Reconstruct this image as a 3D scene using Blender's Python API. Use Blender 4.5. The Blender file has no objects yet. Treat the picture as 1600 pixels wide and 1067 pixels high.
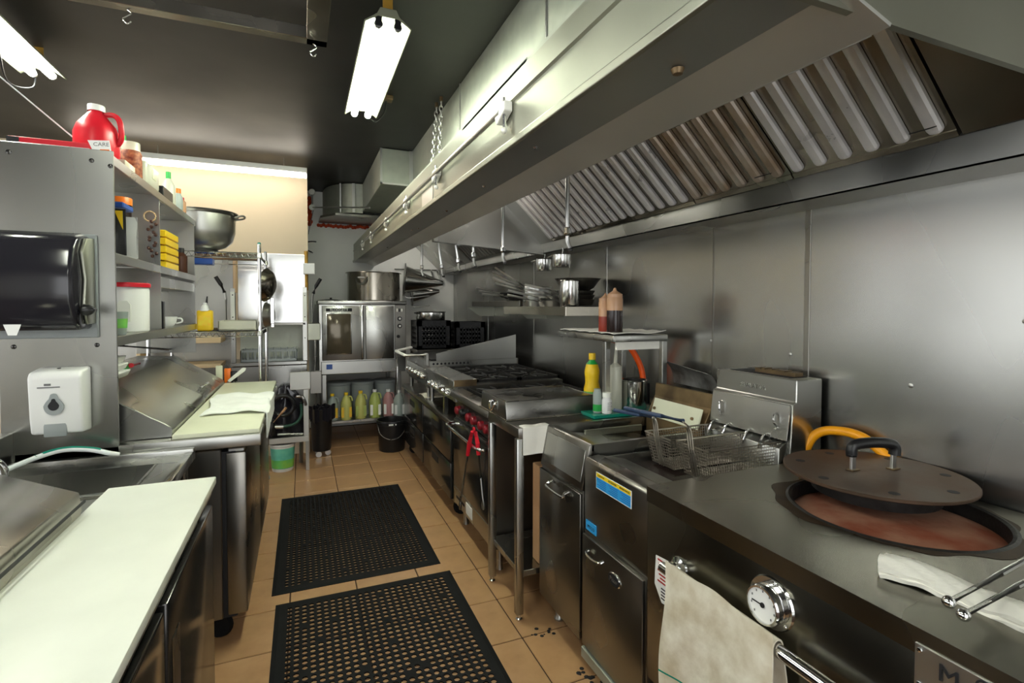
import bpy, bmesh, math, random
from mathutils import Vector, Matrix
random.seed(7)
SC = bpy.context.scene
COL = SC.collection
PI = math.pi

# ------------------------------------------------------------------ camera
cam_d = bpy.data.cameras.new('camera')
cam = bpy.data.objects.new('camera', cam_d)
COL.objects.link(cam)
YAW, PIT, ROL = .390424, -.027872, .0014135
_f = Vector((math.sin(YAW)*math.cos(PIT), math.cos(YAW)*math.cos(PIT), math.sin(PIT)))
_r = Vector((math.cos(YAW), -math.sin(YAW), 0)); _u = _r.cross(_f)
_r2 = _r*math.cos(ROL)+_u*math.sin(ROL); _u2 = -_r*math.sin(ROL)+_u*math.cos(ROL)
_m = Matrix.Identity(4)
for _i in range(3):
    _m[_i][0] = _r2[_i]; _m[_i][1] = _u2[_i]; _m[_i][2] = -_f[_i]
_m[2][3] = 1.5
cam.matrix_world = _m
cam_d.sensor_width = 36.0
cam_d.lens = 795.16/1600*36
cam_d.shift_y = -32.5/1600
cam_d.clip_start = .02
SC.camera = cam

# ------------------------------------------------------------------ world, exposure, lamp strength
w = bpy.data.worlds.new('daylight'); SC.world = w; w.use_nodes = True
w.node_tree.nodes['Background'].inputs[0].default_value = (.97, .99, 1.0, 1)
w.node_tree.nodes['Background'].inputs[1].default_value = 2.3
SC.view_settings.view_transform = 'Standard'
SC.view_settings.look = 'None'
SC.view_settings.exposure = 0.55
SC.view_settings.gamma = 1.0
SC.view_settings.use_curve_mapping = False
TUBE = 40.0          # emission of the fluorescent tubes

# ------------------------------------------------------------------ materials
def lin(r, g, b):
    f = lambda c: c/12.92/255 if c/255 <= .04045 else ((c/255+.055)/1.055)**2.4
    return (f(r), f(g), f(b))
M = {}
def mat(name, col, rough=.5, metal=0., var=0., vscale=6., stretch=(1, 1, 1), rvar=0., bump=0., bscale=60., trans=0., alpha=1., emit=0., spec=.5, col2=None, ior=1.45, rand=0.):
    m = bpy.data.materials.new(name); m.use_nodes = True
    nt = m.node_tree; b = nt.nodes['Principled BSDF']
    b.inputs['Base Color'].default_value = (*col, 1)
    b.inputs['Roughness'].default_value = rough
    b.inputs['Metallic'].default_value = metal
    b.inputs['Specular IOR Level'].default_value = spec
    b.inputs['IOR'].default_value = ior
    if trans: b.inputs['Transmission Weight'].default_value = trans
    if alpha < 1: b.inputs['Alpha'].default_value = alpha
    if emit:
        b.inputs['Emission Color'].default_value = (*col, 1); b.inputs['Emission Strength'].default_value = emit
    if var or rvar or bump or col2:
        tc = nt.nodes.new('ShaderNodeTexCoord'); mp = nt.nodes.new('ShaderNodeMapping')
        mp.inputs['Scale'].default_value = stretch
        nt.links.new(tc.outputs['Object'], mp.inputs['Vector'])
        nz = nt.nodes.new('ShaderNodeTexNoise'); nz.inputs['Scale'].default_value = vscale; nz.inputs['Detail'].default_value = 1.5 if metal > .8 else 5
        nt.links.new(mp.outputs[0], nz.inputs['Vector'])
        if var or col2:
            rp = nt.nodes.new('ShaderNodeValToRGB')
            c2 = col2 or tuple(min(1, c*(1+var)) for c in col)
            c1 = col if col2 else tuple(c*(1-var) for c in col)
            rp.color_ramp.elements[0].position = .3; rp.color_ramp.elements[1].position = .7
            rp.color_ramp.elements[0].color = (*c1, 1); rp.color_ramp.elements[1].color = (*c2, 1)
            nt.links.new(nz.outputs['Fac'], rp.inputs[0])
            out = rp.outputs[0]
            if rand:
                oi = nt.nodes.new('ShaderNodeObjectInfo'); mr = nt.nodes.new('ShaderNodeMapRange')
                mr.inputs['To Min'].default_value = 1-rand; mr.inputs['To Max'].default_value = 1+rand
                nt.links.new(oi.outputs['Random'], mr.inputs['Value'])
                mx = nt.nodes.new('ShaderNodeVectorMath'); mx.operation = 'SCALE'
                nt.links.new(out, mx.inputs[0]); nt.links.new(mr.outputs[0], mx.inputs['Scale']); out = mx.outputs[0]
            nt.links.new(out, b.inputs['Base Color'])
        if rvar:
            mr = nt.nodes.new('ShaderNodeMapRange')
            mr.inputs['From Min'].default_value = .3; mr.inputs['From Max'].default_value = .7
            mr.inputs['To Min'].default_value = max(.02, rough-rvar); mr.inputs['To Max'].default_value = rough+rvar
            nt.links.new(nz.outputs['Fac'], mr.inputs['Value']); nt.links.new(mr.outputs[0], b.inputs['Roughness'])
        if bump:
            n2 = nt.nodes.new('ShaderNodeTexNoise'); n2.inputs['Scale'].default_value = bscale; n2.inputs['Detail'].default_value = 3
            nt.links.new(mp.outputs[0], n2.inputs['Vector'])
            bp = nt.nodes.new('ShaderNodeBump'); bp.inputs['Strength'].default_value = bump; bp.inputs['Distance'].default_value = .01
            nt.links.new(n2.outputs['Fac'], bp.inputs['Height']); nt.links.new(bp.outputs[0], b.inputs['Normal'])
    M[name] = m
    return m
# metals
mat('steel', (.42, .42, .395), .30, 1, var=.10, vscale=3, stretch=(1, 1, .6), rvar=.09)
mat('steel_wall', (.39, .39, .37), .27, 1, var=.05, vscale=1.6, stretch=(1, 1, .35), rvar=.03)
mat('steel_lip', (.62, .62, .59), .5, 1, var=.07, vscale=3)  # steel lightened in colour to imitate the bright reflection on the hood lip
mat('steel_gutter', (.42, .43, .42), .42, 1, var=.10, vscale=2)
mat('handle_steel', (.86, .86, .84), .3, 1)
mat('enamel_dim', lin(120, 122, 104), .6)
mat('scorch', lin(48, 36, 26), .5, .5, vscale=14, col2=lin(74, 58, 40))
mat('steel_hood', (.345, .35, .29), .44, 1, var=.07, vscale=3, rvar=.08)
mat('steel_polish', (.56, .56, .54), .16, 1, var=.06, vscale=4, rvar=.06)
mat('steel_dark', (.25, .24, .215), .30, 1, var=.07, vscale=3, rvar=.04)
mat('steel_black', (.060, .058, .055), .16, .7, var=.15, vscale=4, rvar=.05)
mat('steel_brown', (.34, .315, .265), .24, 1, var=.12, vscale=4, rvar=.08)
mat('tandoor_steel', (.215, .205, .17), .27, 1, var=.10, vscale=3, rvar=.07)
mat('galvanised', (.42, .44, .38), .58, .85, var=.10, vscale=14, rvar=.08)
mat('chrome', (.72, .72, .72), .10, 1)
mat('iron_black', (.022, .021, .020), .45, .3, var=.35, vscale=30, bump=.12, bscale=90)
mat('iron_lid', lin(72, 58, 46), .48, .55, var=.30, vscale=5, rvar=.08, bump=.04, bscale=30, col2=lin(96, 72, 56))
mat('clay', lin(132, 66, 42), .85, 0, vscale=7, bump=.25, bscale=40, col2=lin(168, 128, 104))
mat('burnt_steel', lin(70, 58, 44), .42, .6, vscale=6, col2=lin(150, 126, 90))
mat('baffle', (.74, .72, .71), .34, .45, var=.10, vscale=10, rvar=.08)
mat('baffle_greasy', lin(168, 142, 112), .38, .7, vscale=8, col2=lin(212, 204, 194), rvar=.08)
mat('wire', (.42, .385, .33), .30, 1)
# building
mat('tile', lin(166, 126, 88), .36, 0, vscale=9, col2=lin(186, 147, 106), rand=.06, rvar=.08, bump=.05, bscale=25)
mat('grout', lin(70, 46, 30), .9, 0, var=.15, vscale=20)
mat('paint_black', (.017, .0165, .015), .5, 0, var=.18, vscale=1.2, rvar=.08)
mat('wall_white', lin(234, 235, 230), .6, 0, var=.05, vscale=2)
mat('wall_cream', lin(222, 205, 176), .6, 0, var=.04, vscale=1.5)
mat('wall_grey', lin(150, 148, 142), .7, 0, var=.06, vscale=2)
mat('foam_orange', lin(190, 70, 34), .8, 0, var=.25, vscale=30, bump=.4, bscale=60)
mat('wood_cream', lin(214, 190, 150), .6, 0, var=.06, vscale=6, stretch=(1, 8, 8))
# soft / plastics
mat('rubber', (.0065, .0065, .007), .7, 0, var=.25, vscale=10, spec=.22)
mat('poly_white', lin(240, 242, 232), .35, 0, var=.03, vscale=8, rvar=.06)
mat('poly_cream', lin(224, 226, 200), .4, 0, var=.04, vscale=8)
mat('plastic_white', lin(232, 232, 230), .30)
mat('plastic_grey', lin(150, 156, 156), .4)
mat('plastic_smoke', (.018, .017, .022), .13, 0, spec=.6)
mat('plastic_black', (.010, .010, .011), .35)
mat('plastic_red', lin(200, 28, 44), .35)
mat('plastic_yellow', lin(236, 196, 30), .35)
mat('plastic_green', lin(40, 160, 70), .35)
mat('plastic_blue', lin(40, 80, 160), .35)
mat('plastic_orange', lin(240, 120, 30), .35)
mat('plastic_teal', lin(20, 130, 110), .25)
mat('plastic_brown', lin(70, 40, 26), .35)
mat('plastic_tan', lin(200, 170, 130), .45)
mat('clear_milk', lin(222, 222, 205), .30, 0, trans=.35)
mat('clear', (.9, .93, .92), .08, 0, trans=.9)
mat('liquid_amber', lin(220, 172, 132), .25, 0, trans=.25)
mat('liquid_dark', lin(34, 20, 18), .2)
mat('liquid_yellow', lin(206, 206, 120), .3, 0, trans=.2)
mat('liquid_green', lin(186, 200, 110), .3, 0, trans=.2)
mat('liquid_pink', lin(190, 140, 140), .3, 0, trans=.2)
mat('liquid_clear', lin(178, 190, 186), .3, 0, trans=.3)
mat('pepper', lin(96, 26, 16), .6, 0, vscale=60, col2=lin(180, 110, 70))
mat('cloth', lin(236, 234, 224), .9, 0, var=.04, vscale=10, bump=.25, bscale=40)
mat('sauce_red', lin(140, 48, 30), .3)
mat('cloth_dirty', lin(240, 236, 222), .9, 0, vscale=12, col2=lin(196, 184, 158), bump=.25, bscale=30)
mat('cloth_yellowish', lin(246, 248, 244), .9, 0, var=.05, vscale=9, bump=.25, bscale=30)
mat('paper', lin(240, 240, 238), .7)
mat('card', lin(190, 148, 108), .8, 0, var=.06, vscale=5)
mat('ink', (.01, .01, .012), .6)
mat('ink_red', lin(180, 40, 40), .6)
mat('ink_grey', lin(110, 110, 110), .5)
mat('label_blue', lin(52, 158, 224), .35)
mat('label_yellow', lin(240, 208, 40), .35)
mat('hose_orange', lin(244, 92, 24), .35)
mat('hose_yellow', lin(240, 160, 20), .35)
mat('hose_white', lin(230, 236, 238), .35)
mat('hose_green', lin(38, 74, 60), .4)
mat('ceramic', lin(236, 236, 232), .12)
mat('green_print', lin(80, 190, 110), .4, 0, vscale=9, col2=lin(150, 200, 70))
mat('teal_print', lin(120, 206, 180), .4, 0, vscale=7, col2=lin(60, 160, 150))
mat('yellow_print', lin(226, 210, 60), .4, 0, vscale=20, col2=lin(240, 170, 40))
mat('bag_film', lin(206, 206, 204), .22, 0, trans=.25)
mat('enamel', lin(240, 240, 232), .4)
mat('enamel_yellow', lin(170, 130, 50), .4, .3, var=.2, vscale=20)
mat('glass_dark', lin(92, 84, 68), .12, .35, var=.15, vscale=4)
mat('hose_blue', lin(42, 62, 92), .4)
mat('knob_red', lin(128, 16, 30), .4)
mat('pan_dark', (.20, .195, .18), .3, 1, var=.2, vscale=7, rvar=.08)
mat('steel_smoked', (.10, .085, .07), .4, .8, vscale=9, col2=(.62, .62, .60))
mat('zinc', (.55, .55, .53), .35, 1)
_g = bpy.data.materials.new('window_glass'); _g.use_nodes = True; _n = _g.node_tree; _n.nodes.clear()
_o = _n.nodes.new('ShaderNodeOutputMaterial'); _x = _n.nodes.new('ShaderNodeMixShader'); _t = _n.nodes.new('ShaderNodeBsdfTransparent'); _s = _n.nodes.new('ShaderNodeBsdfGlossy')
_s.inputs['Roughness'].default_value = .02; _x.inputs[0].default_value = .06
_n.links.new(_t.outputs[0], _x.inputs[1]); _n.links.new(_s.outputs[0], _x.inputs[2]); _n.links.new(_x.outputs[0], _o.inputs[0]); M['window_glass'] = _g
def tube_mat(name, col, s):
    m = bpy.data.materials.new(name); m.use_nodes = True
    b = m.node_tree.nodes['Principled BSDF']
    b.inputs['Base Color'].default_value = (*col, 1); b.inputs['Emission Color'].default_value = (*col, 1)
    b.inputs['Emission Strength'].default_value = s
    M[name] = m
tube_mat('tube_light', (.97, 1.0, .90), TUBE)
tube_mat('tube_light_warm', (1.0, .92, .80), TUBE*.27)
tube_mat('tube_light_aisle', (.94, 1.0, .82), TUBE*1.7)
tube_mat('added_lamp_globe_dim', (1.0, .95, .87), 40.0)
tube_mat('added_lamp_globe', (1.0, .95, .87), 60.0)

# ------------------------------------------------------------------ mesh helpers
def nb(): return bmesh.new()
def box(bm, x0, y0, z0, x1, y1, z1):
    v = [bm.verts.new(p) for p in ((x0, y0, z0), (x1, y0, z0), (x1, y1, z0), (x0, y1, z0), (x0, y0, z1), (x1, y0, z1), (x1, y1, z1), (x0, y1, z1))]
    for f in ((0, 3, 2, 1), (4, 5, 6, 7), (0, 1, 5, 4), (1, 2, 6, 5), (2, 3, 7, 6), (3, 0, 4, 7)):
        bm.faces.new([v[i] for i in f])
    return bm
def B(*a):                       # one box, or several given as 6-tuples
    bm = nb()
    if isinstance(a[0], (tuple, list)):
        for t in a: box(bm, *t)
    else: box(bm, *a)
    return bm
def frame_of(d):
    d = Vector(d).normalized()
    a = Vector((0, 0, 1)) if abs(d.z) < .9 else Vector((1, 0, 0))
    s = d.cross(a).normalized(); t = s.cross(d).normalized()
    return d, s, t
def cyl(bm, p0, p1, r0, r1=None, n=16, cap=True):
    if r1 is None: r1 = r0
    p0 = Vector(p0); p1 = Vector(p1); d, s, t = frame_of(p1-p0)
    A = []; Bq = []
    for i in range(n):
        a = 2*PI*i/n; o = s*math.cos(a)+t*math.sin(a)
        A.append(bm.verts.new(p0+o*r0)); Bq.append(bm.verts.new(p1+o*r1))
    for i in range(n):
        j = (i+1) % n; bm.faces.new((A[i], Bq[i], Bq[j], A[j]))
    if cap: bm.faces.new(A); bm.faces.new(Bq[::-1])
    return bm
def C(p0, p1, r0, r1=None, n=16): return cyl(nb(), p0, p1, r0, r1, n)
def tube(bm, pts, r, n=8, closed=False):
    P = [Vector(p) for p in pts]; rings = []; prev = None; N = len(P)
    rr = r if isinstance(r, (list, tuple)) else [r]*N
    for i, p in enumerate(P):
        if closed: d = P[(i+1) % N]-P[i-1]
        else: d = P[min(i+1, N-1)]-P[max(i-1, 0)]
        d.normalize()
        if prev is None: _, s, t = frame_of(d)
        else:
            s = prev-d*prev.dot(d)
            if s.length < 1e-5: _, s, t = frame_of(d)
            s.normalize(); t = d.cross(s)
        prev = s
        rings.append([bm.verts.new(p+(s*math.cos(2*PI*k/n)+t*math.sin(2*PI*k/n))*rr[i]) for k in range(n)])
    m = N if closed else N-1
    for i in range(m):
        a = rings[i]; b = rings[(i+1) % N]
        for k in range(n): bm.faces.new((a[k], a[(k+1) % n], b[(k+1) % n], b[k]))
    if not closed:
        bm.faces.new(rings[0][::-1]); bm.faces.new(rings[-1])
    return bm
def T(pts, r, n=8, closed=False): return tube(nb(), pts, r, n, closed)
def curve(pts, k=6):             # Catmull-Rom through points
    P = [Vector(p) for p in pts]; out = []
    for i in range(len(P)-1):
        a = P[max(i-1, 0)]; b = P[i]; c = P[i+1]; d = P[min(i+2, len(P)-1)]
        for j in range(k):
            t = j/k
            out.append(.5*((2*b)+(c-a)*t+(2*a-5*b+4*c-d)*t*t+(3*b-3*c+d-a)*t**3))
    out.append(P[-1]); return out
def lathe(bm, prof, c=(0, 0, 0), n=28, axis=(0, 0, 1), sx=1, sy=1):
    d, s, t = frame_of(axis); c = Vector(c); rings = []
    for r, h in prof:
        if r < 1e-6: rings.append([bm.verts.new(c+d*h)])
        else: rings.append([bm.verts.new(c+d*h+(s*math.cos(2*PI*k/n)*sx+t*math.sin(2*PI*k/n)*sy)*r) for k in range(n)])
    for a, b in zip(rings, rings[1:]):
        for k in range(n):
            j = (k+1) % n
            q = [a[0] if len(a) == 1 else a[k]] + ([] if len(a) == 1 else [a[j]]) + ([b[0]] if len(b) == 1 else [b[j], b[k]])
            if len(set(q)) > 2: bm.faces.new(q)
    return bm
def L(prof, c=(0, 0, 0), n=28, **k): return lathe(nb(), prof, c, n, **k)
def prism(bm, poly, axis, a, b, dz=0):     # poly: 2D points; axis 'x' (y,z), 'y' (x,z), 'z' (x,y)
    def mk(p, h, o):
        if axis == 'y': return (p[0], h, p[1]+o)
        if axis == 'x': return (h, p[0], p[1]+o)
        return (p[0], p[1], h)
    A = [bm.verts.new(mk(p, a, 0)) for p in poly]; Bq = [bm.verts.new(mk(p, b, dz)) for p in poly]
    n = len(poly)
    for i in range(n):
        j = (i+1) % n; bm.faces.new((A[i], A[j], Bq[j], Bq[i]))
    bm.faces.new(A[::-1]); bm.faces.new(Bq)
    return bm
def PR(poly, axis, a, b, dz=0): return prism(nb(), poly, axis, a, b, dz)
def strip(pts, t):               # thick polyline as 2D polygon
    P = [Vector(p) for p in pts]; up = []; dn = []
    for i, p in enumerate(P):
        d = (P[min(i+1, len(P)-1)]-P[max(i-1, 0)]).normalized(); nrm = Vector((-d.y, d.x))*t/2
        up.append(tuple(p+nrm)); dn.append(tuple(p-nrm))
    return up+dn[::-1]
def sphere(bm, c, r, n=12, sx=1, sy=1, sz=1):
    return lathe(bm, [(r*math.sin(PI*i/n)*1.0, -r*math.cos(PI*i/n)*sz) for i in range(n+1)], c, 2*n, sx=sx, sy=sy)
def bev(bm, w, seg=2):
    bmesh.ops.recalc_face_normals(bm, faces=bm.faces)
    es = [e for e in bm.edges if len(e.link_faces) == 2 and e.calc_face_angle(0) > .5]
    bmesh.ops.bevel(bm, geom=es, offset=w, segments=seg, profile=.5, affect='EDGES', clamp_overlap=True)
    return bm
def sheet(fn, nu, nv, thick=0.004):
    bm = nb(); g = [[bm.verts.new(fn(i/nu, j/nv)) for j in range(nv+1)] for i in range(nu+1)]
    for i in range(nu):
        for j in range(nv): bm.faces.new((g[i][j], g[i+1][j], g[i+1][j+1], g[i][j+1]))
    bm.normal_update()
    bmesh.ops.solidify(bm, geom=bm.faces[:], thickness=thick)
    return bm
def wloc(o):
    v = Vector((0, 0, 0))
    while o is not None: v += o.location; o = o.parent
    return v
def obj(name, bm, m, parent=None, smooth=True, at=None):
    bmesh.ops.recalc_face_normals(bm, faces=bm.faces)
    me = bpy.data.meshes.new(name)
    if parent is None:
        if at is None:
            xs = [v.co for v in bm.verts]
            at = Vector(((min(v.x for v in xs)+max(v.x for v in xs))/2, (min(v.y for v in xs)+max(v.y for v in xs))/2, min(v.z for v in xs)))
        off = Vector(at)
    else: off = wloc(parent)
    bmesh.ops.translate(bm, verts=bm.verts, vec=-off)
    bm.to_mesh(me); bm.free()
    me.materials.append(M[m] if isinstance(m, str) else m)
    if smooth:
        for p in me.polygons: p.use_smooth = True
        me.set_sharp_from_angle(angle=math.radians(35))
    o = bpy.data.objects.new(name, me); COL.objects.link(o)
    if parent is None: o.location = off
    else: o.parent = parent
    return o
def tag(o, label=None, cat=None, group=None, kind=None):
    if label: o['label'] = label
    if cat: o['category'] = cat
    if group: o['group'] = group
    if kind: o['kind'] = kind
    return o
def thing(name, loc, label, cat, group=None):
    o = bpy.data.objects.new(name, None); COL.objects.link(o); o.location = loc
    o.empty_display_size = .05
    return tag(o, label, cat, group)
def struct(name, bm, m, smooth=False): return tag(obj(name, bm, m, None, smooth), kind='structure')
def one(name, bm, m, label, cat, group=None): return tag(obj(name, bm, m), label, cat, group)
def text(name, s, size, mt, parent, origin, xdir, ydir, depth=.0006):
    cu = bpy.data.curves.new('t', 'FONT'); cu.body = s; cu.size = size; cu.extrude = depth; cu.align_x = 'CENTER'; cu.align_y = 'CENTER'
    cu.resolution_u = 3
    t = bpy.data.objects.new('t', cu); COL.objects.link(t)
    dg = bpy.context.evaluated_depsgraph_get()
    me = bpy.data.meshes.new_from_object(t.evaluated_get(dg))
    bpy.data.objects.remove(t); bpy.data.curves.remove(cu)
    x = Vector(xdir).normalized(); y = Vector(ydir).normalized(); z = x.cross(y); o = Vector(origin)
    bm = nb(); bm.from_mesh(me); bpy.data.meshes.remove(me)
    for v in bm.verts: v.co = o+x*v.co.x+y*v.co.y+z*v.co.z
    return obj(name, bm, mt, parent, smooth=False)
def screws(parent, pts, r=.006, d=(0, -1, 0), m='zinc', name='screw'):
    for p in pts:
        p = Vector(p); obj(name, L([(0, .003), (r*.6, .0028), (r, .001), (r, 0)], p, 10, axis=d), m, parent)
# ------------------------------------------------------------------ the room
fl = struct('floor', B(-3.2, -2.2, -.06, 1.95, 6.8, -.004), 'grout')
tile_me = None
for ix in range(-6, 3):
    for iy in range(-7, 13):
        x0 = .908+.327*ix; y0 = 2.405+.327*iy
        if y0+.327 > 6.72: continue
        if tile_me is None:
            t = obj('tile', bev(B(x0+.003, y0+.003, -.008, x0+.324, y0+.324, 0), .0025, 1), 'tile', fl)
            tile_me = t.data; bx, by = x0, y0
        else:
            t = bpy.data.objects.new('tile', tile_me); COL.objects.link(t); t.parent = fl
            t.location = (x0-bx, y0-by, 0)
struct('ceiling', B(-3.2, -2.2, 2.9, 1.95, 6.8, 3.0), 'paint_black')
wr = struct('wall_right', B(1.905, -2.2, 0, 2.0, 6.8, 2.9), 'wall_grey')
ys = [-2.2, -.6, .25, 1.469, 1.973, 2.93, 4.1, 5.3, 6.7]
for a, b in zip(ys, ys[1:]):
    obj('panel', bev(B(1.897, a+.001, .1, 1.905, b-.001, 1.99), .0015, 1), 'steel_wall', wr, False)
obj('seam_strip', bev(B(1.894, 1.445, .1, 1.8975, 1.469, 1.99), .001, 1), 'steel_dark', wr, False)
obj('seam_strip', bev(B(1.8955, 1.965, .1, 1.8975, 1.975, 1.99), .0005, 1), 'steel_dark', wr, False)
screws(wr, [(1.8965, 1.53, 1.30), (1.8965, 1.98, 1.33), (1.8965, 1.07, 1.235), (1.8965, .78, 1.46), (1.8965, 2.45, 1.3)], .008, (-1, 0, 0))
struct('wall_far', B(.056, 6.7, 0, 1.905, 6.8, 2.9), 'wall_white')
wfl = struct('wall_far_left', B(-3.2, 5.59, 0, .056, 5.69, 2.9), 'wall_cream')
obj('wainscot_panel', B(-1.9, 5.584, .1, -.62, 5.59, 1.95), 'steel', wfl, False)
struct('wall_return', B(-.05, 5.69, 0, .056, 6.8, 2.9), 'wall_white')
struct('wall_left', B((-3.2, -2.2, 0, -3.1, 5.59, .75), (-3.2, -2.2, 2.35, -3.1, 5.59, 2.9), (-3.2, -2.2, .75, -3.1, -1.6, 2.35), (-3.2, 5.1, .75, -3.1, 5.59, 2.35), (-3.2, 1.65, .75, -3.1, 1.85, 2.35)), 'wall_cream')
# unseen window openings added beyond the pass shelf to let daylight in
for k, (a, b) in enumerate(((-1.6, 1.65), (1.85, 5.1))):
    wn = struct('window_%d' % (k+1), B((-3.17, a, .75, -3.13, a+.05, 2.35), (-3.17, b-.05, .75, -3.13, b, 2.35), (-3.17, a, .75, -3.13, b, .80), (-3.17, a, 2.30, -3.13, b, 2.35)), 'enamel')
    for q in (1, 2): obj('mullion', B(-3.165, a+(b-a)*q/3-.02, .8, -3.135, a+(b-a)*q/3+.02, 2.3), 'enamel', wn, False)
    for q in range(3): obj('pane', B(-3.152, a+.05+(b-a-.1)*q/3+.015, .8, -3.148, a+.05+(b-a-.1)*(q+1)/3-.015, 2.3), 'window_glass', wn, False)
    pd = bpy.data.lights.new('window_portal', 'AREA'); pd.shape = 'RECTANGLE'; pd.size = 1.6; pd.size_y = b-a
    pd.cycles.is_portal = True
    po = bpy.data.objects.new('window_portal', pd); COL.objects.link(po); po.location = (-3.2, (a+b)/2, 1.55); po.rotation_euler = (0, -PI/2, 0)
# behind the camera: unseen wall with a wide opening added to let daylight in
struct('wall_behind', B((-3.2, -2.3, 0, -1.4, -2.2, 2.9), (1.2, -2.3, 0, 1.95, -2.2, 2.9), (-1.4, -2.3, 2.5, 1.2, -2.2, 2.9), (-1.4, -2.3, 0, 1.2, -2.2, .15)), 'wall_white')
pd = bpy.data.lights.new('door_portal', 'AREA'); pd.shape = 'RECTANGLE'; pd.size = 2.6; pd.size_y = 2.35; pd.cycles.is_portal = True
po = bpy.data.objects.new('door_portal', pd); COL.objects.link(po); po.location = (-.1, -2.3, 1.32); po.rotation_euler = (PI/2, 0, 0)

# ------------------------------------------------------------------ exhaust hood
Y0, Y1 = .55, 6.69
DZ = .075
hood = thing('exhaust_hood', (1.2, 3.6, 1.93), 'long stainless steel exhaust hood running above the cooking line', 'exhaust hood')
bm = PR([(.60, 1.98), (.615, 1.98), (.615, 2.19), (.60, 2.19)], 'y', Y0, Y1, DZ)
fp = obj('front_panel', bm, 'steel_hood', hood, False)
obj('hem', bev(PR([(.588, 1.976), (.60, 1.974), (.60, 2.0), (.588, 1.998)], 'y', Y0, Y1, DZ), .003), 'steel_hood', hood, False)
obj('fold', PR([(.594, 2.118), (.60, 2.112), (.60, 2.13), (.594, 2.124)], 'y', Y0, Y1, DZ), 'steel_hood', hood, False)
obj('gutter', PR([(.60, 1.980), (.74, 1.971), (.74, 1.977), (.60, 1.986)], 'y', Y0-.03, Y1, DZ), 'steel_gutter', hood, False)
obj('lip', PR([(.74, 1.971), (.85, 1.936), (.853, 1.942), (.742, 1.977)], 'y', Y0-.03, Y1, DZ), 'steel_lip', hood, False)
obj('inner_skin', PR([(.85, 1.936), (.853, 1.936), (.853, 1.985), (.63, 2.185), (.62, 2.18), (.848, 1.98)], 'y', Y0, Y1, DZ), 'steel', hood, False)
obj('top_plate', PR([(.60, 2.19), (.95, 2.19), (.95, 2.20), (.60, 2.20)], 'y', Y0, Y1, DZ), 'galvanised', hood, False)
obj('end_panel', B(.615, Y0-.012, 1.955, 1.9, Y0, 2.9), 'steel_hood', hood, False)
obj('trough_face', PR([(1.70, 1.884), (1.706, 1.884), (1.706, 1.975), (1.70, 1.975)], 'y', Y0, Y1, DZ*.5), 'steel', hood, False)
obj('trough_bottom', PR([(1.70, 1.884), (1.897, 1.884), (1.897, 1.89), (1.70, 1.89)], 'y', Y0, Y1, DZ*.5), 'steel_dark', hood, False)
# partition between the two hood sections, with a sloped brace
obj('partition_panel', PR([(.852, 1.97), (1.70, 1.905), (1.70, 2.0), (1.25, 2.44), (.95, 2.44), (.852, 2.15)], 'y', 3.54, 3.56), 'steel', hood, False)
obj('partition_flange', PR([(.852, 1.955), (1.70, 1.895), (1.70, 1.925), (.852, 1.985)], 'y', 3.50, 3.56), 'steel', hood, False)
obj('hood_roof', PR([(.95, 2.42), (1.26, 2.42), (1.26, 2.44), (.95, 2.44)], 'y', Y0, Y1), 'steel', hood, False)
# filter bank: plane from (1.695,1.985) up to (1.22,2.43)
FA = Vector((1.695, 0, 1.978)); FD = Vector((1.22-1.695, 0, 2.43-1.978)); FL = FD.length; FD.normalize(); FN = Vector((-FD.z, 0, FD.x)) * -1
if FN.x > 0: FN = -FN
def fpt(s, y, h): p = FA+FD*s+FN*h; return (p.x, y, p.z)
def fbox(bm, s0, s1, y0, y1, h0, h1):
    c = [(s0, y0, h0), (s1, y0, h0), (s1, y1, h0), (s0, y1, h0), (s0, y0, h1), (s1, y0, h1), (s1, y1, h1), (s0, y1, h1)]
    v = [bm.verts.new(fpt(*q)) for q in c]
    for f in ((0, 3, 2, 1), (4, 5, 6, 7), (0, 1, 5, 4), (1, 2, 6, 5), (2, 3, 7, 6), (3, 0, 4, 7)): bm.faces.new([v[i] for i in f])
    return bm
def ridge(y):                     # rounded baffle ridge with a round lower end
    bm = nb(); prof = [(-.020, 0), (-.020, .012), (-.014, .020), (0, .023), (.014, .020), (.020, .012), (.020, 0)]
    rows = [(.0272, .15, .05), (.0287, .4, .35), (.0327, .7, .7), (.0383, .9, .9), (.047, 1, 1), (FL-.03, 1, 1)]
    G = []
    for s, wd, hh in rows: G.append([bm.verts.new(fpt(s, y+a*wd, h*hh+.002)) for a, h in prof])
    for a, b in zip(G, G[1:]):
        for i in range(len(prof)-1): bm.faces.new((a[i], a[i+1], b[i+1], b[i]))
    bm.faces.new(G[0]); bm.faces.new(G[-1][::-1])
    return bm
blank = obj('blank_panel', fbox(nb(), 0, FL, Y0, .84, -.01, 0), 'steel_brown', hood, False)
edges = [.845, 1.362, 1.87, 2.36, 2.85, 3.34]
for i, (a, b) in enumerate(zip(edges, edges[1:])):
    mt = 'baffle_greasy' if i == 1 else 'baffle'
    f = obj('baffle_filter', fbox(nb(), 0, FL, a+.003, b-.003, -.014, 0), 'steel_brown' if i < 2 else 'steel_dark', hood, False)
    obj('frame_edge', fbox(nb(), 0, .02, a+.003, b-.003, 0, .004), 'steel_brown', f, False)
    n = 6
    for k in range(n):
        obj('baffle', ridge(a+(b-a)*(k+.5)/n), mt, f)
    if i < 2:
        p = fpt(.06, a+.03+.02*i, .022); q = fpt(.075, a+.03+.02*i, .05); r = fpt(.06, a+.08+.02*i, .022); s_ = fpt(.075, a+.08+.02*i, .05)
        obj('wire_handle', T(curve([p, q, s_, r], 4), .002, 6), 'iron_black', f)
obj('blank_panel', fbox(nb(), 0, FL, 3.34, 3.54, -.01, 0), 'steel', hood, False)
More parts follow.
